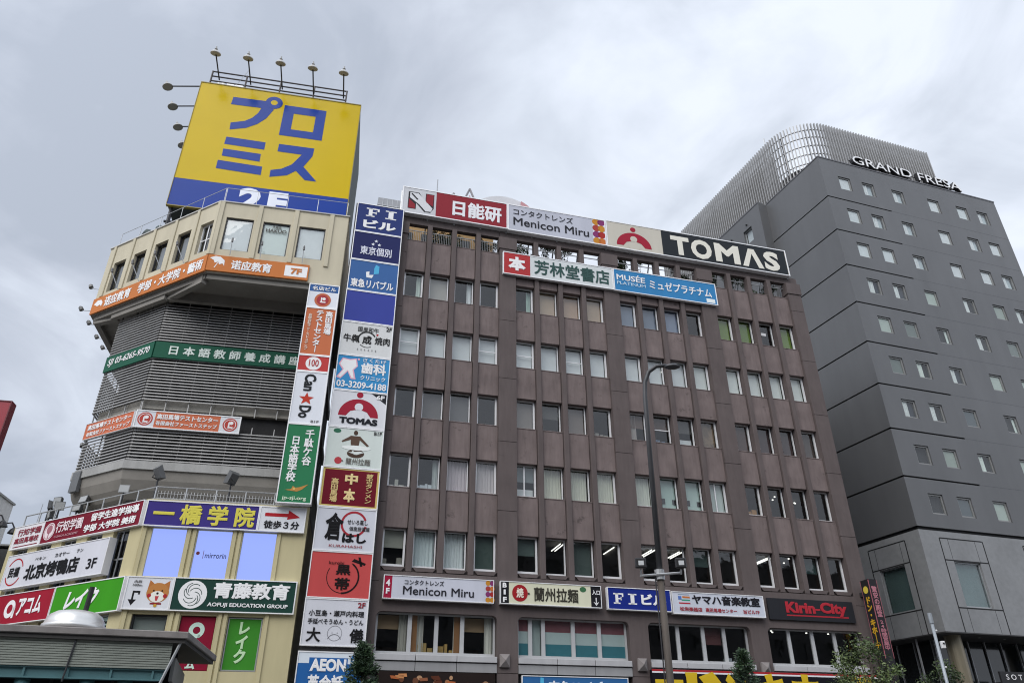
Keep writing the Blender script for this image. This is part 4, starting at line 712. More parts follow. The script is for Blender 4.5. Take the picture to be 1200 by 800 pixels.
sign('shop_sign', 'white music school sign with coloured stripes, red small print and black characters', FI, 7.36, 11.99, 7.39, 8.36, 0.25, '#b6bac4', [('ヤマハ音楽教室', 0.21, 0.955, 0.47, 0.90, '#1e1e24', 0.04), ('松栄楽器店', 0.07, 0.31, 0.14, 0.33, '#a03a44', 0.03), ('高田馬場センター', 0.345, 0.685, 0.14, 0.33, '#a03a44', 0.03), ('当ビル7F', 0.755, 0.935, 0.14, 0.33, '#a03a44', 0.03)],
     [('rect', '#7f8fa0', 1, (0.065, 0.185, 0.86, 0.89)), ('rect', '#5a78b8', 1, (0.065, 0.10, 0.64, 0.80)), ('rect', '#c7743a', 1, (0.11, 0.19, 0.72, 0.80)), ('rect', '#3f9a7f', 1, (0.10, 0.19, 0.60, 0.66)), ('rect', '#b8333f', 1, (0.07, 0.19, 0.46, 0.52))], th=0.22, rimw=0.03)
sign('shop_sign', 'black beer hall sign with raised red gothic letters and underline', FI, 12.28, 16.92, 7.37, 8.34, 0.10, '#26272b', [('Kirin', 0.20, 0.54, 0.34, 0.86, '#b2303b', 0.05), ('City', 0.60, 0.915, 0.24, 0.90, '#b2303b', 0.05)], [('rect', '#b2303b', 1, (0.20, 0.92, 0.20, 0.26)), ('rect', '#b2303b', 1, (0.53, 0.60, 0.50, 0.58))], th=0.08, rimw=0.0)
# blade sign at the right corner
bs = thing('blade_sign', 'narrow black projecting sign with yellow kana on one face and pink characters on the other', 'projecting sign', FI(17.6, 0.45, 3.0), FI.az)
x0, x1, dA, dB = 17.40, 17.87, 0.37, 0.95
m = MB(); m.box(FI, x0, x1, dA, dB, 2.9, 9.28); m.build('box', mat('sign black', (0.02, 0.019, 0.022), 0.5, spec=0.2), bs)
class Side:
    def __init__(s_, o, e, n): s_.o, s_.e, s_.n = o, e, n
    def __call__(s_, s, d, z): return s_.o + s_.e * s + s_.n * d + Vector((0, 0, z))
SF = Side(FI(x0, dA, 0), FI.n, -FI.e)     # the face seen from the left, running out from the wall
m = MB()
for a, b in ((x0, x0 + 0.02), (x1 - 0.02, x1)): m.box(FI, a, b, dB + 0.001, dB + 0.006, 5.75, 9.25)
for a in (0.0, dB - dA - 0.02): m.box(SF, a, a + 0.02, 0.001, 0.006, 5.75, 9.25)
m.build('edge_line', mat('pink line', '#a8606a', 0.4), bs)
m = MB(); disc(m, SF, 0.28, 8.82, 0.17, 0.006); m.build('emblem', mat('paint #d8c24a', '#d8c24a', 0.4), bs)
m = MB(); put_text(m, SF, 'ドン・キホーテ', 0.10, 0.47, 6.15, 8.5, 0.008, 0.05, vertical=True); m.build('lettering', mat('paint #d0a228', '#d0a228', 0.4), bs)
m = MB(); put_text(m, FI, '驚安の殿堂', x0 + 0.08, x1 - 0.08, 7.55, 8.95, dB + 0.008, 0.03, vertical=True); put_text(m, FI, '24時間営業中', x0 + 0.08, x1 - 0.08, 6.1, 7.4, dB + 0.008, 0.03, vertical=True); m.build('lettering', mat('paint #a86a76', '#a86a76', 0.4), bs)
m = MB(); m.box(FI, x0 + 0.12, x1 - 0.12, 0.0, dA, 3.6, 3.8); m.box(FI, x0 + 0.12, x1 - 0.12, 0.0, dA, 8.6, 8.8); m.build('bracket', DARK, bs)
# street level signs whose tops show at the lower edge
sign('shop_sign', 'black store sign with red and white top lines and giant yellow block kana', FI, 6.05, 17.3, 3.3, 5.09, 0.30, '#15151c', [('ド', 0.135, 0.285, 0.06, 0.975, '#d6b52a', 0.07), ('ン', 0.30, 0.40, 0.06, 0.95, '#d6b52a', 0.07), ('・', 0.405, 0.44, 0.4, 0.62, '#d6b52a', 0.07), ('キ', 0.44, 0.57, 0.06, 0.97, '#d6b52a', 0.07), ('ホ', 0.585, 0.72, 0.06, 0.97, '#d6b52a', 0.07), ('ー', 0.735, 0.83, 0.45, 0.6, '#d6b52a', 0.07), ('テ', 0.845, 0.975, 0.06, 0.95, '#d6b52a', 0.07)],
     [('rect', '#a8262e', 0, (0.0, 1.0, 0.955, 1.0)), ('rect', '#c9c9cc', 1, (0.0, 1.0, 0.92, 0.955)), ('rect', '#d6b52a', 1, (0.01, 0.125, 0.70, 0.78))], th=0.25, rimw=0)
sign('shop_sign', 'blue estate agent sign under the striped second floor windows', FI, 0.35, 5.0, 3.6, 4.73, 0.14, '#34689f', [('東急リバブル', 0.24, 0.86, 0.2, 0.86, '#d6dde6', 0.04)], [('poly', '#55b3dc', 1, [(0.16, 0.4), (0.2, 0.5), (0.2, 0.92), (0.17, 0.95)])], th=0.12, rimw=0.03)
FOOD = []
fr_ = random.Random(5)
for i in range(26): FOOD.append(('disc', fr_.choice(['#9a6a4a', '#b08a6a', '#6a4432', '#c2a88c', '#8a5638', '#d0bfa8']), i % 6, (fr_.uniform(0.03, 0.97), fr_.uniform(0.1, 0.86), fr_.uniform(0.05, 0.13), fr_.uniform(0.05, 0.12))))
for i in range(14):
    u, v = fr_.uniform(0.05, 0.9), fr_.uniform(0.5, 0.95); a = fr_.uniform(-0.5, 0.5); FOOD.append(('poly', fr_.choice(['#b0643c', '#c98a5a', '#5a3224', '#8f5a40']), 6 + i % 3, [(u, v), (u + 0.07, v + 0.1 * a), (u + 0.075, v + 0.1 * a - 0.1), (u + 0.01, v - 0.09)]))
sign('shop_sign', 'dark photo banner of dishes under the curtained second floor windows', FI, -5.5, -0.75, 3.6, 4.78, 0.09, '#241c1a', [], FOOD, th=0.06, rimw=0)
# ------------------------------------------------------------------ rooftop billboard
BY, BBL = mat('billboard yellow', '#d2b40a', 0.22, amp=0.04, scale=0.8, spec=0.12), mat('billboard blue', '#1c4098', 0.22, amp=0.04, scale=0.8, spec=0.12)
bill = thing('rooftop_billboard', 'huge yellow billboard with blue katakana on the roof of the corner tower', 'billboard', LF(1.1, -6, 26.3), LF.az)
b0, b1 = -3.62, 5.93
m = MB(); m.box(LF, b0, b1, -3.32, -3.2, 30.17, 37.74); m.build('yellow_panel', BY, bill)
m = MB(); m.box(LF, b0, b1, -3.32, -3.2, 28.25, 30.165); m.build('blue_panel', BBL, bill)
m = MB(); m.box(LF, b0, b1, -9.6, -3.33, 28.3, 37.7); m.build('side_cladding', mat('dark green netting', (0.025, 0.04, 0.038), 0.7, amp=0.3, scale=1.5, streak=True), bill)
fm = MB()
for a in ((b0 - 0.03, b1 + 0.03, 37.74, 37.80), (b0 - 0.03, b1 + 0.03, 28.19, 28.25)): fm.box(LF, a[0], a[1], -3.36, -3.17, a[2], a[3])
for a in (b0 - 0.03, b1): fm.box(LF, a, a + 0.03, -3.36, -3.17, 28.25, 37.74)
fm.build('frame', mat('yellow edge', '#8a7a20', 0.5), bill)
GL = [[(-1.62, 36.90), (0.50, 36.95), (0.59, 36.52), (0.84, 36.33), (0.51, 35.53), (0.08, 34.98), (-0.51, 34.54), (-1.38, 34.25), (-1.42, 34.80), (-0.67, 35.08), (-0.29, 35.41), (-0.02, 35.85), (0.11, 36.32), (-1.66, 36.28)],
      [(-1.45, 33.66), (0.77, 33.62), (0.78, 33.05), (-1.48, 33.09)], [(-1.46, 32.72), (0.65, 32.68), (0.66, 32.09), (-1.45, 32.18)], [(-1.60, 31.82), (0.87, 31.74), (0.88, 31.11), (-1.60, 31.20)],
      [(1.54, 33.65), (3.58, 33.66), (3.55, 33.04), (3.14, 32.14), (4.01, 31.15), (3.34, 31.15), (2.76, 31.76), (2.31, 31.34), (1.37, 31.06), (1.36, 31.58), (1.95, 31.78), (2.47, 32.20), (2.93, 33.05), (1.53, 33.06)]]
m = MB()
for pts in GL: m.extr(LF, pts[::-1], -3.199, -3.19)
arc(m, LF, 0.78, 36.9, 0.2, 0.5, 0, 360, -3.184, 32)
for a in ((1.42, 3.92, 36.24, 36.84), (1.42, 3.92, 34.36, 34.93), (1.42, 2.03, 34.93, 36.24), (3.34, 3.92, 34.93, 36.24)): m.box(LF, a[0], a[1], -3.199, -3.19, a[2], a[3])
m.build('lettering', BBL, bill)
m = MB(); disc(m, LF, 0.78, 36.9, 0.2, -3.183, 32); m.build('letter_counter', BY, bill)
m = MB(); put_text(m, LF, '2', -0.05, 1.25, 28.5, 30.06, -3.19, 0.05); put_text(m, LF, 'F', 1.55, 2.6, 28.5, 30.0, -3.19, 0.06); m.build('lettering', mat('paint #c8ccd6', '#c8ccd6', 0.4), bill)
m = MB()
for s in (b0 + 0.2, -1.2, 1.1, 3.5, b1 - 0.2):
    for d in (-3.5, -6.4, -9.3): m.tube([LF(s, d, 26.3), LF(s, d, 28.4)], 0.1, 6)
    m.tube([LF(s, -3.5, 26.4), LF(s, -6.4, 28.3)], 0.06, 6)
m.tube([LF(b0, -3.5, 27.3), LF(b1, -3.5, 27.3)], 0.08, 6); m.build('support_frame', DARK, bill)
m = MB()
for z in (38.15, 38.55, 38.95): m.tube([LF(-3.2, -3.35, z), LF(5.0, -3.35, z)], 0.05, 6)
for s in (-3.2, -1.16, 0.9, 2.95, 4.95): m.tube([LF(s, -3.35, 37.7), LF(s, -3.35, 38.98)], 0.055, 6)
m.build('top_rail', mat('rusty brown steel', (0.05, 0.04, 0.04), 0.6, amp=0.3), bill)
for i in range(3):
    m = MB(); m.box(LF, -2.75 + i * 0.55, -2.35 + i * 0.55, -3.5, -3.3, 37.85, 38.05); m.build('ballast_box', STEEL, bill)
def spot(name, label, a, b, head_r, grp, aim=Vector((0, 0, -1)), armr=0.045, cat='billboard lamp'):
    o = thing(name, label, cat, a, 0, grp)
    a, b = Vector(a), Vector(b); m = MB(); m.tube([a, b], armr, 6); m.build('arm', DARK, o)
    m = MB(); ax = -aim.normalized(); h = head_r
    m.lathe(b + ax * 0.05, [(h, -0.12), (h * 1.02, -0.08), (h * 0.8, 0.01), (h * 0.42, 0.08), (h * 0.22, 0.13), (0.10, 0.2), (0.04, 0.23), (0.04, 0.36)], 16, ax); sh = m.build('shade', mat('lamp shade', (0.45, 0.44, 0.42), 0.5, 0.3, amp=0.15), o, smooth=False)
    m = MB(); m.lathe(b + ax * 0.05, [(h * 0.92, -0.11), (h * 0.92, -0.124)], 16, ax); m.build('lamp_glass', mat('lamp glass', (0.42, 0.40, 0.33), 0.2), o)
    return o
tp = ('first', 'second', 'third', 'fourth', 'fifth')
for i, s in enumerate((-2.72, -0.86, 1.03, 2.93, 4.78)):
    spot('billboard_lamp', 'hooded lamp above the yellow billboard, %s from the left on its top rail' % tp[i], LF(s + 0.02, -3.3, 38.25), LF(s, -1.5, 38.55), 0.30, 'lamps over the yellow billboard', -LF.n * 0.35 + Vector((0, 0, -1)))
for i, d in enumerate((-3.4, -5.0, -6.75, -8.4)):
    spot('billboard_lamp', 'hooded lamp reaching left past the yellow billboard, %s one down its row' % tp[i], LF(b0, d, 37.6), LF(-5.5, d, 37.2), 0.30, 'lamps beside the yellow billboard', LF.e * 0.35 + Vector((0, 0, -1)))
ar = thing('whip_antenna', 'thin whip antenna leaning above the yellow billboard rail', 'antenna', LF(-1.5, -3.35, 38), 0)
MB().tube([LF(-1.7, -3.35, 38.0), LF(-1.1, -3.3, 39.6)], 0.02, 5).build('rod', STEEL, ar); MB().box(LF, -1.76, -1.64, -3.42, -3.28, 37.9, 38.02).build('foot', STEEL, ar)

# ------------------------------------------------------------------ small spotlights round the tower
def sspot(label, a, b, grp, r_=0.12):
    o = thing('sign_spotlight', label, 'spotlight', a, 0, grp); a, b = Vector(a), Vector(b)
    MB().tube([a, b], 0.02, 5).build('arm', STEEL, o)
    t = (b - a).normalized(); ax = (Vector((0, 0, -1)) - t * 0.6).normalized()
    MB().lathe(b, [(r_, -0.02), (r_ * 0.9, -0.2), (r_ * 0.35, -0.28)], 12, ax).build('lamp_head', mat('spot head', (0.12, 0.12, 0.12), 0.4, 0.3), o)
    return o
for i, s in enumerate((-0.9, -2.4, -4.0, -5.3)):
    sspot('small grey spotlight left of the orange top floor banner, %s one down its row' % tp[i], LT(s, 0, 22.9), LT(s, 0.85, 22.85), 'spotlights off the left side of the tower')
sspot('small spotlight sticking out highest at the left of the orange banner', LT(-0.5, 0, 24.0), LT(-0.9, 0.75, 24.3), 'spotlights off the left side of the tower')
sspot('small spotlight sticking out left of the louvres above the plain orange signboard', LT(sCt - 0.6, DT + 0.0, 15.9), LL(-7.6, -1.2, 15.95), 'spotlights beside the lower louvres')
sspot('small spotlight sticking out left of the louvres level with the plain orange signboard', LT(sCt - 0.6, DT + 0.0, 15.0), LL(-7.75, -1.2, 15.05), 'spotlights beside the lower louvres')
for i, s in enumerate((1.0, 2.4, 4.4)): sspot('thin spotlight rod in front of the top floor front window %s from the corner' % tp[i], LF(s, 0.18, 23.05), LF(s, 0.3, 23.75), 'rods before the front windows', 0.05)
for i, s in enumerate((-1.6, -3.2, -4.9, -6.5)): sspot('little white spotlight in front of the chamfered top floor windows, %s from the corner' % tp[i], LL(s, 0.1, 23.05), LL(s - 0.2, 0.55, 23.9), 'spotlights before the chamfered windows', 0.07)
# floodlights on the podium roof
def flood(label, p, w, h, aim, grp, tilt=0.5):
    o = thing('floodlight', label, 'floodlight', Vector((p.x, p.y, 10.94)), 0, grp)
    MB().tube([Vector((p.x, p.y, 10.94)), p - Vector((0, 0, h * 0.4))], 0.04, 6).build('post', DARK, o)
    aim = aim.normalized(); r0 = Vector((-aim.y, aim.x, 0)).normalized(); up = aim.cross(r0); up = up if up.z > 0 else -up
    m = MB(); q = lambda a, b, c: p + r0 * a + up * b + aim * c
    P = [q(a * w / 2 * k, b * h / 2 * k, c) for c, k in ((0.06, 1), (-0.12, 0.75)) for a, b in ((-1, -1), (1, -1), (1, 1), (-1, 1))]
    m.add(P, [(0, 1, 2, 3), (7, 6, 5, 4), (0, 4, 5, 1), (1, 5, 6, 2), (2, 6, 7, 3), (3, 7, 4, 0)]); m.build('lamp_housing', mat('flood housing', (0.16, 0.165, 0.17), 0.45, 0.3, amp=0.1), o)
    m = MB(); m.add([q(a * w * 0.44, b * h * 0.42, 0.065) for a, b in ((-1, -1), (1, -1), (1, 1), (-1, 1))], [(0, 1, 2, 3)]); m.build('lamp_glass', mat('flood glass', (0.35, 0.36, 0.36), 0.15), o)
    m = MB(); m.tube([p - aim * 0.15 + r0 * w * 0.3, p - aim * 0.35 - up * 0.1, p - Vector((0, 0, h * 0.5))], 0.025, 6); m.build('cable', BLACK, o)
flood('grey slanted floodlight panel on the podium roof near the corner', LF(-0.1, -0.9, 12.35), 0.55, 0.6, LF.e * 0.7 - LF.n * 0.6 + Vector((0, 0, 0.5)), 'podium roof floodlights')
flood('grey slanted floodlight panel on the podium roof before the middle of the louvres', LF(2.85, -0.9, 12.3), 0.55, 0.6, -LF.e * 0.7 - LF.n * 0.6 + Vector((0, 0, 0.5)), 'podium roof floodlights')
flood('small box floodlight low on the rail above the maroon signboard', LL(-2.55, -0.5, 11.9), 0.42, 0.36, LF.n + Vector((0, 0, 0.1)), 'podium roof floodlights')
flood('upper twin box floodlight left of the bowl shaped underside', LL(-5.55, -0.7, 11.95), 0.55, 0.32, LL.n + Vector((0, 0, 0.2)), 'podium roof floodlights')
flood('lower twin box floodlight left of the bowl shaped underside', LL(-5.7, -0.6, 11.55), 0.55, 0.3, LL.n + Vector((0, 0, 0.1)), 'podium roof floodlights')
for i, (ds, dz, a) in enumerate(((-0.3, 0.0, -0.8), (0.25, 0.1, 0.2), (0.5, -0.15, 0.9), (-0.1, -0.45, -0.3))):
    flood('dark floodlight in the cluster at the far left of the podium roof, %s' % ('upper left one', 'topmost one', 'right hand one', 'lowest one')[i], LL(-7.75 + ds, -0.7, 12.05 + dz), 0.45, 0.4, LL.n + LL.e * a + Vector((0, 0, -0.1)), 'dark floodlight cluster')
an = thing('whip_antenna', 'thin whip antenna on the podium roof left of the dark floodlights', 'antenna', LL(-8.35, -0.5, 10.94), 0)
MB().tube([LL(-8.35, -0.5, 10.94), LL(-8.3, -0.5, 12.1)], 0.012, 5).build('rod', STEEL, an); MB().box(LL, -8.42, -8.28, -0.57, -0.43, 10.94, 11.0).build('foot', STEEL, an)

# ------------------------------------------------------------------ things behind the office roof
tk = thing('rooftop_tank', 'grey panelled rooftop tank behind the top of the sign pylon', 'water tank', FI(-6.7, -3.8, 25.3), FI.az)
MB().box(FI, -7.35, -5.95, -4.6, -3.0, 29.2, 30.75).build('tank', mat('tank panels', (0.30, 0.31, 0.33), 0.5, amp=0.1), tk)
m = MB()
for i in range(1, 5): m.box(FI, -7.35 + i * 0.28 - 0.015, -7.35 + i * 0.28 + 0.015, -3.0, -2.98, 29.2, 30.75)
for z in (29.7, 30.2): m.box(FI, -7.35, -5.95, -2.995, -2.975, z, z + 0.03)
m.build('seam', STEEL, tk)
m = MB()
for s in (-7.2, -6.1):
    for d in (-3.2, -4.4): m.tube([FI(s, d, 25.2), FI(s, d, 29.2)], 0.07, 6)
m.build('stand', DARK, tk)
an = thing('whip_antenna', 'whip antenna rising behind the red and white rooftop sign', 'antenna', FI(-4.03, -2, 25.3), 0)
MB().tube([FI(-4.03, -2, 25.3), FI(-4.03, -2, 32.0)], 0.03, 5).build('rod', STEEL, an); MB().box(FI, -4.2, -3.86, -2.2, -1.8, 25.3, 25.5).build('foot', STEEL, an)
rs = thing('rooftop_emblem', 'white and pink outline of peaks and a low dome showing behind the red rooftop sign', 'rooftop emblem', FI(-1, -5.2, 25.3), FI.az)
m = MB()
def zig(pts, w=0.07):
    for a, b in zip(pts, pts[1:]): m.tube([FI(a[0], -5, a[1]), FI(b[0], -5, b[1])], w, 5)
zig([(-4.2, 32.6), (-3.75, 33.55), (-3.2, 32.6)]); zig([(-3.1, 32.4), (-2.55, 33.75), (-1.9, 32.4)]); zig([(-2.2, 32.4), (-1.5, 34.35), (-0.75, 32.4)]); m.build('outline', mat('grey outline', (0.25, 0.24, 0.26), 0.5), rs)
m = MB(); m.extr(FI, [(-1.5 + 0.42 * math.cos(R(a)), 33.2 + 0.6 * math.sin(R(a))) for a in (-30, 90, 210)], -5.0, -4.95); m.build('peak_fill', mat('pink fill', (0.5, 0.25, 0.27), 0.5), rs)
m = MB(); m.extr(FI, [(-1.0, 31.5)] + [(0.9 - 2.3 * math.cos(R(a)), 32.3 + 2.0 * math.sin(R(a))) for a in range(20, 125, 8)] + [(2.2, 31.5)], -5.3, -5.1); m.build('dome_panel', mat('white emblem', (0.6, 0.6, 0.62), 0.5, amp=0.08), rs)
m = MB(); m.extr(FI, [(0.9 - 2.3 * math.cos(R(a)), 32.3 + 2.0 * math.sin(R(a))) for a in range(118, 170, 6)] + [(2.0, 32.0)], -5.2, -5.0); m.build('dome_panel', MC['pink fill'], rs)
m = MB()
for s in (-4, -2, 0, 2): m.tube([FI(s, -5.2, 25.3), FI(s, -5.2, 32.6)], 0.08, 6)
m.build('post', STEEL, rs)
gi = 'shrubs on the roof terrace'
for i, (s, h) in enumerate(((-4.0, 0.9), (-3.0, 0.7), (-1.3, 0.8), (0.7, 0.9), (1.9, 1.1), (3.2, 0.95), (6.6, 1.1), (8.0, 1.05), (10.6, 0.9), (12.5, 1.1), (13.8, 1.1), (15.2, 1.0), (16.6, 0.9))):
    shrub(s, -0.85, 25.3, h + 0.75, 1.0, ['leafy shrub behind the terrace bars under the red and white rooftop sign', 'leafy shrub in the terrace openings above the white bookshop sign', 'leafy shrub in the terrace openings above the sky blue sign', 'leafy shrub in the terrace openings under the black rooftop lettering'][0 if s < 0 else 1 if s < 6 else 2 if s < 12 else 3], gi + (' by the red sign' if s < 0 else ' over the bookshop sign' if s < 6 else ' over the blue sign' if s < 12 else ' at the right end'), i)

# ------------------------------------------------------------------ grey hotel tower on the right
HG = mat('dark grey panels', (0.101, 0.103, 0.107), 0.38, amp=0.14, scale=0.9, streak=True, spec=0.5)
HJ = mat('groove black', (0.008, 0.008, 0.009), 0.8)
GRAN = mat('grey granite', (0.22, 0.225, 0.23), 0.5, amp=0.16, scale=3.5, spec=0.4)
ho = thing('hotel_tower', 'dark grey hotel tower with small square windows, black floor grooves and a stone base', 'hotel', HF(8, -6, 0), HF.az)
SCOL = [1.42, 3.55, 6.28, 9.66, 12.44, 14.5]; WH = 1.08
ROWZ = [38.12 - 3.016 * k for k in range(9)]
hH = []
for r in range(9):
    for c in range(6): hH.append((SCOL[c], SCOL[c] + WH, ROWZ[r], ROWZ[r] + 1.22))
GZ = [13.12 + 2.995 * k for k in range(9)]
m = MB(); m.holes(HF, 0, 16.9, 13.2, 40.8, 0, 0.3, hH + [(0, 5.68, z - 0.05, z + 0.05) for z in GZ[1:]]); m.build('wall', HG, ho)
m = MB(); m.holes(HS, -5.95, 0, 13.2, 40.8, 0, 0.3, [(-5.95, 0, z - 0.05, z + 0.05) for z in GZ[1:]]); m.build('wall', HG, ho)
hw = (-8.12, -7.12, 37.98, 39.35)
m = MB(); m.holes(HS, -14, -5.93, 13.2, 40.78, 0.8, 0.3, [hw]); m.box(HS, -5.95, -5.93, 0, 0.5, 13.2, 40.78); m.build('wing_wall', HG, ho)
window(HS, ho, hw[0] + 0.01, hw[1] - 0.01, hw[2] + 0.01, hw[3] - 0.01, 0.65, 'blind:#9a9c9e', w=0.05, fm=ALUD)
for s, z in ((-7.6, 39.75), (-9.6, 39.6)): MB().lathe(HS(s, 0.8, z), [(0.07, 0), (0.07, 0.12), (0.03, 0.14)], 10, HS.n).build('vent_cap', DARK, ho)
core = lambda i: [HF(0, 0, 0) + HF.e * i - HF.n * i, HF(16.9 - 0.02, -i, 0), HF(16.88, -14, 0), HS(-14, -i, 0)]
m = MB(); p = [meet(HF, -0.34, HS, -0.34), HF(16.88, -0.34, 0), HF(16.88, -14, 0), HS(-14, -0.34, 0)]; m.prism(p, 7.6, 40.5); m.build('core', mat('hotel core', (0.03, 0.03, 0.032), 0.9), ho)
m = MB()
for z in GZ[1:]:
    m.box(HF, 0.3, 5.68, -0.29, -0.2, z - 0.055, z + 0.055); m.box(HS, -5.9, -0.3, -0.29, -0.2, z - 0.055, z + 0.055)
m.build('groove', HJ, ho)
m = MB()
for z in GZ[1:]: m.box(HF, 5.7, 16.9, -0.01, 0.0025, z - 0.012, z + 0.012)
m.build('joint_line', mat('faint joint', (0.08, 0.082, 0.09), 0.7), ho)
hr = random.Random(3)
for r in range(9):
    for c in range(6):
        s, z = SCOL[c], ROWZ[r]
        lit = r < 3  # top three rows draw from the paler blinds
        f = hr.choice(['blind:#b9bfbf', 'blind:#b0b7b7', 'lcurt:#b4b9b9+blind:#9da4a6']) if lit else hr.choice(['blind:#5d625e', 'rcurt:#a5aaa4', 'lcurt:#b0b5af', 'blind:#7d837b', 'lcurt:#adb2ab', 'blind:#4a4f52', 'blind:#929890', 'lcurt:#b0b5af+blind:#2c3038'])
        if r >= 7 and c == 0: f = 'dark'
        window(HF, ho, s + 0.01, s + WH - 0.01, z + 0.01, z + 1.21, -0.07, f, bi=0.08, w=0.085, fm=mat('bronze frame', (0.25, 0.25, 0.245), 0.45, 0.2), seed=300 + r * 6 + c)
m = MB(); m.box(HF, -0.02, 16.92, -0.5, 0.03, 40.8, 40.9); m.build('coping', mat('dark coping', (0.1, 0.1, 0.11), 0.5), ho)
m = MB(); m.box(HS, -5.93, -0.02, -0.5, 0.03, 40.8, 40.9); m.box(HS, -14, -5.93, 0.3, 0.83, 40.78, 40.88); m.build('coping', MC['dark coping'], ho)
# stone base
BW = [(1.95, 3.85, 8.92, 11.36), (8.1, 10.0, 8.92, 11.36), (13.0, 14.9, 8.92, 11.36)]
m = MB(); m.holes(HF, -0.0, 16.9, 7.6, 13.0, 0.0, 0.3, BW); m.build('stone_wall', GRAN, ho)
BS = [(-3.32, -1.5, 8.9, 11.35), (-9.4, -7.6, 8.9, 11.35)]
m = MB(); m.holes(HS, -14, 0, 7.6, 13.0, 0.0, 0.3, BS); m.build('stone_wall', GRAN, ho)
m = MB(); m.box(HF, 0.1, 16.9, -0.3, -0.12, 12.98, 13.22); m.box(HS, -14, -0.1, -0.3, -0.12, 12.98, 13.22); m.build('groove', HJ, ho)
BG = mat('green grey blind', (0.19, 0.255, 0.25), 0.7, amp=0.1, streak=True)
def bigwin(fr, w_, o0, o1):
    o = frame_mb(fr, w_[0] + 0.01, w_[1] - 0.01, w_[2] + 0.01, w_[3] - 0.01, -0.1, 0.06, 0.12).build('window', ALUD, ho)
    MB().box(fr, w_[0] + 0.06, w_[1] - 0.06, -0.16, -0.15, w_[2] + 0.06, w_[3] - 0.06).build('pane', GLASS, o)
    MB().box(fr, w_[0] + 0.06, w_[1] - 0.06, -0.29, -0.27, w_[2] + 0.06, w_[3] - 0.06).build('blind', BG, o)
    m = MB(); L_ = 0.035
    for a in (o0, o1): m.box(fr, a - L_, a + L_, -0.01, 0.003, 7.61, 12.62)
    m.box(fr, o0 + L_, o1 - L_, -0.01, 0.003, 12.58, 12.65)
    for z in (11.40, 8.86): m.box(fr, o0 + L_, o1 - L_, -0.01, 0.003, z - L_, z + L_)
    for a in (w_[0] - 0.02, w_[1] + 0.02):
        m.box(fr, a - 0.012, a + 0.012, -0.01, 0.0028, 7.61, 8.82); m.box(fr, a - 0.012, a + 0.012, -0.01, 0.0028, 11.44, 12.57)
    m.build('joint_line', HJ, ho)
for w_ in BW: bigwin(HF, w_, w_[0] - 0.6, w_[1] + 0.62)
for w_ in BS: bigwin(HS, w_, w_[0] - 0.5, w_[1] + 0.42)
m = MB(); p = [meet(HF, -0.02, HS, -0.02), HF(16.88, -0.02, 0), HF(16.88, -14, 0), HS(-14, -0.02, 0)]; m.prism(p, 7.55, 7.62); m.build('soffit', mat('dark soffit', (0.06, 0.06, 0.062), 0.6), ho)
m = MB()
for i in range(9): m.lathe(HF(1.5 + i * 1.8, -1.0, 7.53), [(0.07, 0), (0.07, 0.03)], 10)
m.build('downlight', mat('downlight off', (0.4, 0.4, 0.38), 0.3), ho)
m = MB(); m.lathe(HF(1.35, -0.95, 0), [(0.42, 0), (0.42, 7.56)], 24); m.build('column', mat('bronze cladding', (0.24, 0.21, 0.15), 0.4, 0.4, amp=0.1, streak=True), ho, smooth=False)
m = MB(); m.lathe(HF(8.8, -0.95, 0), [(0.42, 0), (0.42, 7.56)], 24); m.build('column', MC['bronze cladding'], ho)
m = MB(); p = [meet(HF, -2.4, HS, -1.6), HF(16.88, -2.4, 0), HF(16.88, -14, 0), HS(-14, -1.6, 0)]; m.prism(p, 0, 7.55); m.build('lobby_glass', mat('dark lobby glass', (0.015, 0.018, 0.02), 0.08, spec=0.6), ho)
m = MB()
for i in range(14): m.box(HF, 0.2 + i * 1.2, 0.26 + i * 1.2, -2.39, -2.3, 0, 7.54)
for i in range(10): m.box(HS, -12 + i * 1.2, -11.94 + i * 1.2, -1.59, -1.5, 0, 7.54)
m.build('lobby_mullion', ALUD, ho)
m = MB(); put_text(m, HF, 'S O T E T S U', 3.25, 5.9, 5.36, 5.62, 0.0, 0.005); sg = m.build('hotel_lettering', mat('paint #d5d5d5', '#d5d5d5', 0.4), ho)
m = MB(); m.box(HF, 2.9, 7.2, -2.3, -0.02, 5.1, 5.25); m.box(HF, 2.9, 7.2, -0.12, -0.02, 5.25, 5.75); m.build('canopy', BLACK, ho)
# roof letters
rl = thing('roof_lettering', 'white raised capital letters standing along the parapet of the grey hotel tower', 'roof letters', HF(8.8, -0.25, 40.9), HF.az)
m = MB(); put_text(m, HF, 'GRAND FRESA', 3.5, 14.0, 41.32, 42.12, -0.12, 0.0); m.build('letter_face', mat('paint #e2e2e4', '#e2e2e4', 0.4), rl)
m = MB(); put_text(m, HF, 'GRAND FRESA', 3.49, 14.01, 41.30, 42.14, -0.30, 0.006, depth=0.17, thick=0.12); m.build('letter_return', mat('letter back', (0.02, 0.02, 0.022), 0.5), rl)
m = MB()
for z in (41.3, 41.8): m.tube([HF(3.4, -0.42, z), HF(14.1, -0.42, z)], 0.035, 6)
for i in range(12): s = 3.6 + i * 0.93; m.tube([HF(s, -0.42, 40.85), HF(s, -0.42, 42.0)], 0.035, 6)
m.build('letter_rail', DARK, rl)
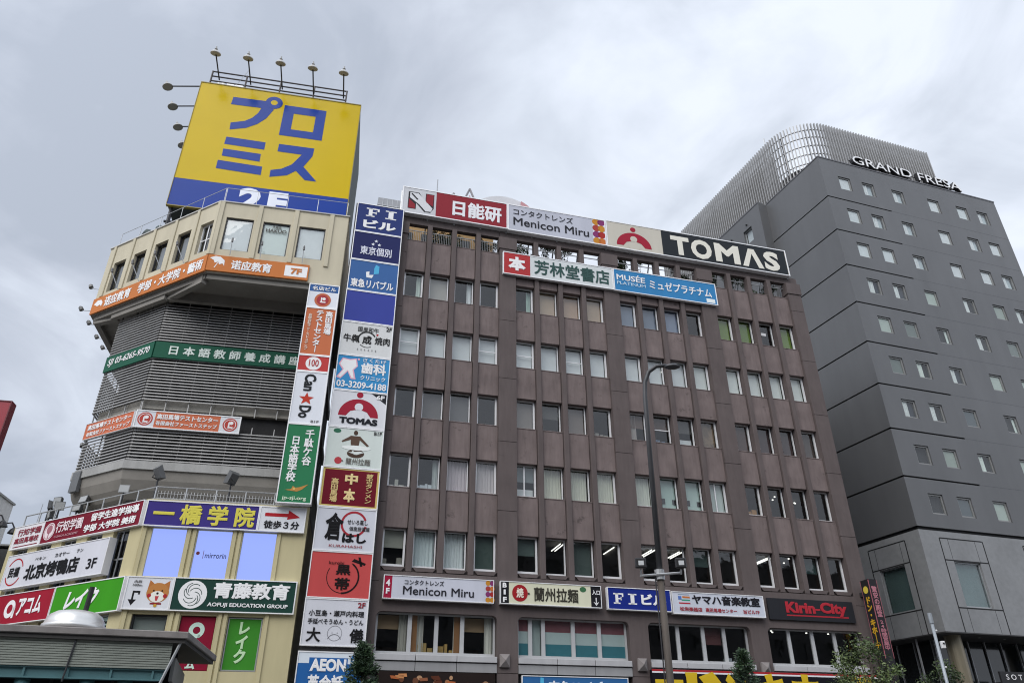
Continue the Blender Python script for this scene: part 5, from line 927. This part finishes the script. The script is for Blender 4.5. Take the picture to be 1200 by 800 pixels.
# crown of vertical fins with a rounded corner
CZ0, CZ1 = 40.6, 47.15; FINM = mat('pale grey fin', (0.34, 0.34, 0.338), 0.5, 0.2, amp=0.06)
cr = thing('roof_screen', 'tall screen of pale vertical fins with a rounded corner crowning the grey hotel tower', 'roof screen', HF(7, -8, 40.8), HF.az)
cor = meet(HF, -2.0, HS, -0.8); rad = 3.3; ang = HF.az - (HS.az + math.pi) # turn
eF, eS = HF.e, -HS.e                       # away from the corner along each face
bis = (eF + eS).normalized(); half = math.acos(max(-1, min(1, eF.dot(eS)))) / 2
dist = rad / math.tan(half); cen = cor + bis * (rad / math.sin(half))
path = []; 
sF_end = (HF(14.35, -2.0, 0) - cor).dot(eF)
def crown_pt(t):
    """t = 0 at the corner's middle; metres to the right positive"""
    al = math.pi / 2 - half; la = rad * al
    if abs(t) <= la:
        a = t / rad; b = -bis; c_, s_ = math.cos(a), math.sin(a); v = Vector((b.x * c_ - b.y * s_, b.x * s_ + b.y * c_, 0)); return cen + v * rad, v
    if t > 0: return cor + eF * (dist + t - la), HF.n
    return cor + eS * (dist - t - la), HS.n
LR, LLn = sF_end - dist + rad * (math.pi / 2 - half), 19.0
nf = int((LR + LLn) / 0.27)
for k in range(nf + 1):
    t = -LLn + k * 0.27; p, n = crown_pt(t); e_ = Vector((-n.y, n.x, 0)); m = MB()
    q = lambda a, b, z: p + e_ * a + n * b + Vector((0, 0, z))
    P = [q(a, b, z) for z in (CZ0, CZ1) for a, b in ((-0.04, -0.09), (0.04, -0.09), (0.04, 0.09), (-0.04, 0.09))]
    if k == 0: fin = MB()
    fin.add(P, [(0, 3, 2, 1), (4, 5, 6, 7), (0, 1, 5, 4), (1, 2, 6, 5), (2, 3, 7, 6), (3, 0, 4, 7)])
fin.build('fin_screen', FINM, cr)
m = MB(); ts = [-LLn + (LR + LLn) * i / 60 for i in range(61)]
for z in (41.4, 42.3, 43.2, 44.1, 45.0, 45.9, 46.7):
    P = [crown_pt(t) for t in ts]; m.tube([p - n * 0.22 + Vector((0, 0, z)) for p, n in P], 0.05, 5)
m.build('rail', mat('screen rail', (0.3, 0.3, 0.31), 0.5, 0.3), cr)
m = MB()
for t in [-LLn + 2.2 * i for i in range(int((LR + LLn) / 2.2) + 1)]:
    p, n = crown_pt(t); m.tube([p - n * 0.35 + Vector((0, 0, CZ0)), p - n * 0.35 + Vector((0, 0, CZ1 - 0.3))], 0.07, 6)
m.build('post', mat('screen post', (0.12, 0.12, 0.13), 0.5), cr)
# plant rooms behind the screen, leaving the corner open to the sky
pr = MB()
for t0, t1 in ((-LLn, -3.2), (3.6, LR)):
    n_ = 12
    for i in range(n_):
        (p, n), (p2, n2) = crown_pt(t0 + (t1 - t0) * i / n_), crown_pt(t0 + (t1 - t0) * (i + 1) / n_)
        a, b = p - n * 0.9, p2 - n2 * 0.9; pr.add([a + Vector((0, 0, 40.6)), b + Vector((0, 0, 40.6)), b + Vector((0, 0, 46.4)), a + Vector((0, 0, 46.4)), a - n * 0.2 + Vector((0, 0, 40.6)), b - n2 * 0.2 + Vector((0, 0, 40.6)), b - n2 * 0.2 + Vector((0, 0, 46.4)), a - n * 0.2 + Vector((0, 0, 46.4))], [(0, 1, 2, 3), (7, 6, 5, 4), (3, 2, 6, 7), (0, 3, 7, 4), (1, 5, 6, 2)])
pr.build('plant_wall', mat('plant wall', (0.04, 0.04, 0.042), 0.8, amp=0.2), cr)
m = MB(); 
for t in [-3.0 + 0.25 * i for i in range(27)]:
    p, n = crown_pt(t); (p2, n2) = crown_pt(t + 0.25); a, b = p - n * 0.9, p2 - n2 * 0.9; m.quad(a + Vector((0, 0, 40.6)), b + Vector((0, 0, 40.6)), b + Vector((0, 0, 43.4)), a + Vector((0, 0, 43.4)))
m.build('plant_wall', MC['plant wall'], cr)
an = thing('whip_antenna', 'whip antenna above the rounded crown of the grey hotel tower', 'antenna', HS(-5.2, -3, 40.8), 0)
pA, nA = crown_pt(-3.4); MB().tube([pA - nA * 0.6 + Vector((0, 0, 40.8)), pA - nA * 0.6 + Vector((0, 0, 48.6))], 0.05, 5).build('rod', STEEL, an); MB().lathe(pA - nA * 0.6 + Vector((0, 0, 40.8)), [(0.15, 0), (0.15, 0.2)], 8).build('foot', STEEL, an)

# ------------------------------------------------------------------ street furniture
lp = thing('street_lamp', 'tall dark street lamp with a curved arm in front of the office windows', 'street lamp', (3.0, 15.7, 0), 0)
px, py = 3.02, 15.72
pole = [Vector((px, py, 0)), Vector((px + 0.0, py, 5.1)), Vector((px + 0.06, py, 8.6))]
MB().tube([Vector((px, py, 0)), Vector((px + 0.005, py, 2.5)), Vector((px + 0.01, py, 5.0))], [0.08, 0.075, 0.068], 14).build('lower_pole', mat('weathered brown steel', (0.075, 0.062, 0.052), 0.75, amp=0.35, scale=5, streak=True, bump=0.4), lp, smooth=True)
MB().tube([Vector((px + 0.01, py, 5.0)), Vector((px + 0.06, py, 9.0)), Vector((px + 0.09, py, 9.35)), Vector((px + 0.2, py - 0.03, 9.62)), Vector((px + 0.38, py - 0.08, 9.74)), Vector((px + 0.62, py - 0.12, 9.74))], [0.06, 0.052, 0.051, 0.05, 0.048, 0.042], 14).build('upper_pole', mat('dark grey steel', (0.07, 0.072, 0.078), 0.5, 0.3, amp=0.2, scale=4), lp, smooth=True)
m = MB(); m.lathe(Vector((px + 0.74, py - 0.14, 9.70)), [(0.04, 0.06), (0.085, 0.035), (0.115, 0.0), (0.11, -0.02), (0.07, -0.05)], 16); m.v = [Vector((px + 0.74 + (v.x - px - 0.74) * 1.7, v.y, v.z)) for v in m.v]; m.build('lamp_head', mat('lamp head', (0.08, 0.08, 0.085), 0.4, 0.4), lp, smooth=True)
m = MB(); m.tube([Vector((px - 0.11, py - 0.05, 0)), Vector((px - 0.10, py - 0.05, 5.0))], 0.014, 6); m.build('cable_pipe', DARK, lp)
m = MB(); m.tube([Vector((px, py, 4.86)), Vector((px, py, 5.06))], 0.10, 12); m.tube([Vector((px - 0.42, py - 0.1, 4.92)), Vector((px + 0.42, py - 0.1, 4.98))], 0.025, 6); m.build('bracket', STEEL, lp)
for i, dx in enumerate((-0.40, 0.42)):
    o = thing('floodlight', ('square floodlight on the left of the street lamp bracket', 'square floodlight on the right of the street lamp bracket')[i], 'floodlight', (px + dx, py - 0.12, 4.95), 0, 'floodlights on the street lamp')
    c = Vector((px + dx, py - 0.16, 5.16)); m = MB(); m.box(W, c.x - 0.11, c.x + 0.11, -c.y - 0.03, -c.y + 0.06, c.z - 0.10, c.z + 0.10); m.build('lamp_housing', mat('black housing', (0.02, 0.02, 0.022), 0.4), o, bevel=0.015)
    m = MB(); m.box(W, c.x - 0.05, c.x + 0.06, -c.y + 0.06, -c.y + 0.064, c.z - 0.05, c.z + 0.04); m.build('lamp_glass', mat('flood pale', (0.55, 0.57, 0.58), 0.2), o)
    m = MB(); m.tube([c - Vector((0, 0, 0.12)), Vector((c.x, c.y + 0.06, 4.95))], 0.02, 6); m.build('yoke', STEEL, o)
cp_ = thing('camera_pole', 'slim pale grey pole with a small white box at the lower right', 'pole', (9.33, 17.63, 0), 0)
MB().tube([Vector((9.33, 17.63, 0)), Vector((9.36, 17.63, 4.3))], [0.036, 0.034], 12).build('shaft', mat('pale painted steel', (0.30, 0.33, 0.36), 0.5, 0.2, amp=0.12, scale=4), cp_, smooth=True)
MB().tube([Vector((9.36, 17.63, 4.3)), Vector((9.36, 17.63, 4.52))], 0.045, 12).build('cap', MC['pale painted steel'], cp_)
MB().box(W, 9.40, 9.485, -17.60, -17.52, 3.77, 3.92).build('equipment_box', mat('white box', (0.7, 0.7, 0.7), 0.4), cp_, bevel=0.01)
m = MB(); m.lathe(Vector((9.445, 17.521, 3.87)), [(0.018, 0), (0.018, 0.02)], 10, Vector((0, -1, 0))); m.build('lens', BLACK, cp_)
for z in (3.4, 4.15): MB().lathe(Vector((9.39, 17.62, z)), [(0.015, 0), (0.02, 0.03), (0.0, 0.05)], 8, Vector((1, 0, 0))).build('sensor', MC['white box'], cp_)

# ------------------------------------------------------------------ station pavilion in the foreground
PA = Fr((-6.8, 16.67), 18.3)
pv = thing('station_pavilion', 'grey green pavilion roof with ribbed fascia on teal columns at the lower left', 'pavilion', PA(-4, -2, 0), PA.az)
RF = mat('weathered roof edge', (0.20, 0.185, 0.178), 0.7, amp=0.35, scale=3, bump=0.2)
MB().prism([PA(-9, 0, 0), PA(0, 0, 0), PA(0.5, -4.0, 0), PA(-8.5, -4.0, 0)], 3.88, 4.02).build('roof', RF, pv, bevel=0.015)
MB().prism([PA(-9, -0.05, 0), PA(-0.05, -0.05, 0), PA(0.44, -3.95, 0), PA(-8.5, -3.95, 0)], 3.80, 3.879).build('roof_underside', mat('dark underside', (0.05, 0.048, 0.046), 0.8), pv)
m = MB(); z = 3.30
while z < 3.78: m.box(PA, -9, -0.28, -0.20, -0.12, z, z + 0.034); m.box(PA, -9, -0.28, -0.20, -0.138, z + 0.034, z + 0.046); z += 0.046
m.build('ribbed_fascia', mat('grey green ribs', (0.26, 0.285, 0.25), 0.6, amp=0.22, scale=2, streak=True), pv)
m = MB()
for s in (-2.1, -5.0, -8): m.tube([PA(s, -0.10, 3.79), PA(s - 0.06, -0.10, 3.02)], 0.018, 6)
m.build('drain_pipe', DARK, pv)
TEAL = mat('teal steel', (0.075, 0.175, 0.19), 0.5, amp=0.18, scale=2)
m = MB(); m.box(PA, -9, -0.35, -0.34, -0.2, 3.11, 3.27); m.box(PA, -9, -0.35, -0.38, -0.15, 3.08, 3.11); m.box(PA, -9, -0.35, -0.38, -0.15, 3.27, 3.295); m.build('beam', TEAL, pv)
for s in [-0.55 - 0.78 * i for i in range(11)]: MB().box(PA, s - 0.02, s + 0.02, -0.199, -0.155, 3.111, 3.268).build('stiffener', TEAL, pv)
for s in (-1.05, -1.75, -2.9, -3.65, -5.0, -5.75, -7.2): MB().tube([PA(s, -0.35, 0), PA(s, -0.35, 3.08)], 0.14, 14).build('column', TEAL, pv, smooth=True)
MB().tube([PA(-0.12, -0.1, 3.85), PA(-0.62, -0.1, 2.2), PA(-0.7, -0.1, 0)], 0.03, 6).build('corner_post', ALUD, pv)
m = MB(); m.box(PA, -9, -0.3, -2.0, -1.95, 0, 3.8); m.build('glazing', mat('dark glazing', (0.02, 0.025, 0.027), 0.1), pv)
m = MB()
for s in [-0.3 - 1.2 * i for i in range(8)]: m.box(PA, s - 0.03, s + 0.03, -1.95, -1.9, 0, 3.8)
m.build('mullion', DARK, pv)
m = MB(); m.box(PA, -0.25, -0.18, -4.0, -0.4, 3.1, 3.55); m.build('end_panel', mat('grey end panel', (0.16, 0.165, 0.16), 0.6, amp=0.2), pv)
m = MB(); m.box(PA, -0.24, -0.2, -4.0, -1.2, 0.0, 3.1); m.build('end_glazing', MC['dark glazing'], pv)
dv = thing('roof_ventilator', 'round white metal ventilator dome on the pavilion roof', 'ventilator', (-9.6, 17.1, 4.02), 0)
c = Vector((-9.55, 17.2, 4.02))
MB().lathe(c, [(0.54, 0.0), (0.54, 0.10)], 40).build('base', mat('dull metal', (0.4, 0.4, 0.41), 0.4, 0.5, amp=0.1), dv)
MB().lathe(c, [(0.60, 0.10), (0.64, 0.13), (0.63, 0.20), (0.60, 0.21), (0.58, 0.30), (0.52, 0.40), (0.41, 0.47), (0.25, 0.505), (0.08, 0.52)], 48).build('dome', mat('brushed pale metal', (0.62, 0.62, 0.61), 0.35, 0.55, amp=0.12, scale=2), dv, smooth=True)
MB().tube([c + Vector((0.16, 0, 0.46)), c + Vector((0.18, 0, 1.02))], 0.055, 12).build('vent_pipe', BLACK, dv)
# ------------------------------------------------------------------ far left neighbours
WB = Fr((-31.0, 45.4), 100.7)
wb = thing('white_building', 'plain off white building with gooseneck wall lamps at the far left edge', 'building', WB(-6, -6, 0), WB.az)
hw_ = [(a - 1.2, a, z, z + 1.8) for a in (-2.0, -5.0, -8.0, -11.0) for z in (3, 6, 9)]
m = MB(); m.holes(WB, -15, 0, 0, 15.6, 0, 0.3, hw_); m.build('wall', mat('off white render', (0.70, 0.69, 0.67), 0.8, amp=0.1, streak=True), wb)
m = MB(); m.box(WB, -15, -0.31, -12, -0.5, 0, 15.4); m.build('body', mat('building interior', (0.08, 0.08, 0.08), 0.9), wb)
m = MB(); m.box(WB, -0.3, 0, -12, -0.3, 0, 15.6); m.build('end_wall', MC['off white render'], wb)
m = MB(); m.box(WB, -15.05, 0.08, -12, 0.08, 15.6, 15.72); m.build('coping', MC['grey ledge'], wb)
for i, h in enumerate(hw_): window(WB, wb, h[0] + 0.01, h[1] - 0.01, h[2] + 0.01, h[3] - 0.01, -0.1, 'dark', w=0.05, fm=ALUD, seed=500 + i)
for i in range(3):
    s = -0.9 - i * 1.6; o = thing('wall_lamp', 'black gooseneck lamp on the off white building, %s from its far corner' % tp[i], 'wall lamp', WB(s, 0, 14.0), 0, 'gooseneck wall lamps')
    MB().tube([WB(s, 0, 13.9), WB(s, 0.3, 14.25), WB(s, 0.65, 14.3), WB(s, 0.85, 14.0)], 0.045, 6).build('arm', DARK, o)
    MB().lathe(WB(s, 0.85, 13.65), [(0.3, 0), (0.2, 0.22), (0.06, 0.36)], 14).build('shade', DARK, o)
sign('banner', 'dark blue banner on the off white building under its wall lamps', WB, -5.2, -1.6, 8.2, 12.6, 0.25, '#3a4478', [], [('rect', '#8a90b0', 0, (0.1, 0.9, 0.7, 0.9))], th=0.1, rimw=0)
WL = Fr((-31.2, 47.5), 100.7)
lo = thing('low_white_block', 'lower off white block with a dark window beside the far left building', 'building', WL(2, -3, 0), WL.az)
m = MB(); m.holes(WL, 0, 5, 0, 13.6, 0.9, 0.3, [(0.5, 1.3, 10.2, 12.4), (2.2, 3.0, 10.2, 12.4)]); m.build('wall', MC['off white render'], lo)
m = MB(); m.box(WL, 0.0, 5, -8, 0.4, 0, 13.4); m.build('body', MC['building interior'], lo)
for a in (0.5, 2.2): window(WL, lo, a + 0.01, a + 0.79, 10.21, 12.39, 0.8, 'dark', w=0.05, fm=DARK, seed=600)
m = MB(); m.box(WL, -0.05, 5.05, -8, 0.95, 13.6, 13.7); m.build('coping', MC['grey ledge'], lo)
# red pylon sign whose corner shows at the left edge
RP = Fr((-14.88, 20.2), 12.0)
ps = thing('pylon_sign', 'plain red sign corner high at the left edge of the view', 'pylon sign', RP(-1.2, 0, 0), RP.az)
MB().box(RP, -2.4, 0, -0.3, 0, 6.5, 10.98).build('panel', mat('red sign face', '#a02838', 0.4, amp=0.06), ps)
MB().tube([RP(-1.2, -0.15, 0), RP(-1.2, -0.15, 6.5)], 0.14, 10).build('post', DARK, ps)
m = frame_mb(RP, -2.43, 0.03, 6.47, 11.0, 0.02, 0.03, 0.34); m.build('frame', mat('dark red rim', '#6a1c28', 0.5), ps)

# ------------------------------------------------------------------ unseen station block added behind the viewer, sized to darken the lower windows' reflections
SB = Fr((0, -34), 183)
st_ = thing('unseen_station_block', 'unseen grey station block added across the plaza to darken the shop window reflections', 'station', SB(0, -8, 0), SB.az)
hs_ = [(-148 + 6 * i, -144.5 + 6 * i, 3.5 + 4.4 * j, 6.0 + 4.4 * j) for i in range(35) for j in range(6)]
m = MB(); m.holes(SB, -150, 64, 0, 31, 0, 0.4, hs_); m.build('wall', mat('station cladding', (0.13, 0.13, 0.135), 0.7, amp=0.15, scale=0.5, streak=True), st_)
m = MB(); m.box(SB, -149.9, 63.9, -15, -0.5, 0, 30.8); m.build('glazing', mat('station glass', (0.03, 0.035, 0.04), 0.15), st_)
m = MB(); m.box(SB, -150.3, 64.3, -15.3, 0.3, 31, 31.5); m.build('coping', MC['grey ledge'], st_)

# ------------------------------------------------------------------ trees before the shops
def conifer(label, base, h, r_, seed):
    o = thing('conifer_tree', label, 'conifer', base, 0, None); rr = random.Random(seed); b = Vector(base)
    MB().tube([b, b + Vector((0.03, 0, h * 0.5)), b + Vector((0, 0, h * 0.97))], [0.11, 0.07, 0.015], 8).build('trunk', BARK, o, smooth=True)
    br = MB(); ms = [MB(), MB()]
    for k in range(int(h * 44)):
        z = h * (0.12 + 0.88 * rr.random() ** 0.75); f = (1 - z / h); L_ = r_ * (f ** 0.85) * rr.uniform(0.65, 1.12) + 0.05; a = rr.random() * 6.283
        dr = Vector((math.cos(a), math.sin(a), 0.35)).normalized(); p0 = b + Vector((0, 0, z)); p1 = p0 + dr * L_; br.tube([p0, p1], [0.012, 0.004], 4, cap=False)
        for j in range(int(14 + L_ * 46)):
            t = rr.uniform(0.15, 1.05); q = p0 + dr * L_ * t + Vector((rr.gauss(0, 0.05), rr.gauss(0, 0.05), rr.gauss(0, 0.05)))
            d2 = (dr + Vector((rr.gauss(0, 0.6), rr.gauss(0, 0.6), rr.gauss(0.2, 0.5)))).normalized(); s = rr.uniform(0.07, 0.15); w = d2.orthogonal().normalized() * 0.026
            ms[0 if rr.random() < 0.6 else 1].add([q - w, q + w, q + d2 * s + w * 0.3, q + d2 * s - w * 0.3], [(0, 1, 2, 3)])
    br.build('branch', BARK, o); ms[0].build('foliage', LEAF[3], o); ms[1].build('foliage', LEAF[4], o)
def broadleaf(label, base, h, r_, seed, cl=46):
    o = thing('broadleaf_tree', label, 'tree', base, 0, None); rr = random.Random(seed); b = Vector(base)
    MB().tube([b, b + Vector((0.05, 0.03, h * 0.3)), b + Vector((0, 0, h * 0.55))], [0.13, 0.10, 0.07], 8).build('trunk', BARK, o, smooth=True)
    lm = MB(); C_ = []
    for k in range(cl):
        a = rr.random() * 6.283; t = rr.random(); z = h * (0.42 + 0.58 * t); R_ = r_ * math.sqrt(max(0.04, 1 - ((t - 0.35) / 0.68) ** 2)) * rr.uniform(0.3, 1.05)
        p = b + Vector((math.cos(a) * R_, math.sin(a) * R_, z)); p0 = b + Vector((0, 0, h * (0.28 + 0.25 * t))); mid = (p0 + p) / 2 + Vector((0, 0, 0.15)); lm.tube([p0, mid, p], [0.035, 0.02, 0.006], 5, cap=False)
        C_.append((p, rr.uniform(0.25, 0.5), int(rr.uniform(60, 130))))
    lm.build('limb', BARK, o); n = len(C_) // 3
    leaves(C_[:n], 0.065, seed).build('foliage', LEAF[0], o); leaves(C_[n:2 * n], 0.065, seed + 1).build('foliage', LEAF[1], o); leaves(C_[2 * n:], 0.065, seed + 2).build('foliage', LEAF[2], o)
conifer('dark pointed conifer in front of the blue and white sign at the pylon foot', (-5.25, 28.3, 0.13), 5.2, 1.75, 1)
conifer('dark pointed conifer in front of the giant yellow kana', (8.25, 28.9, 0.13), 4.95, 1.7, 2)
broadleaf('light leafy tree in front of the narrow projecting sign', (12.2, 28.0, 0.13), 5.05, 1.1, 11, 56)
broadleaf('small dark bush like tree beside the slim pale pole', (16.3, 30.9, 0.13), 4.75, 0.8, 17, 30)
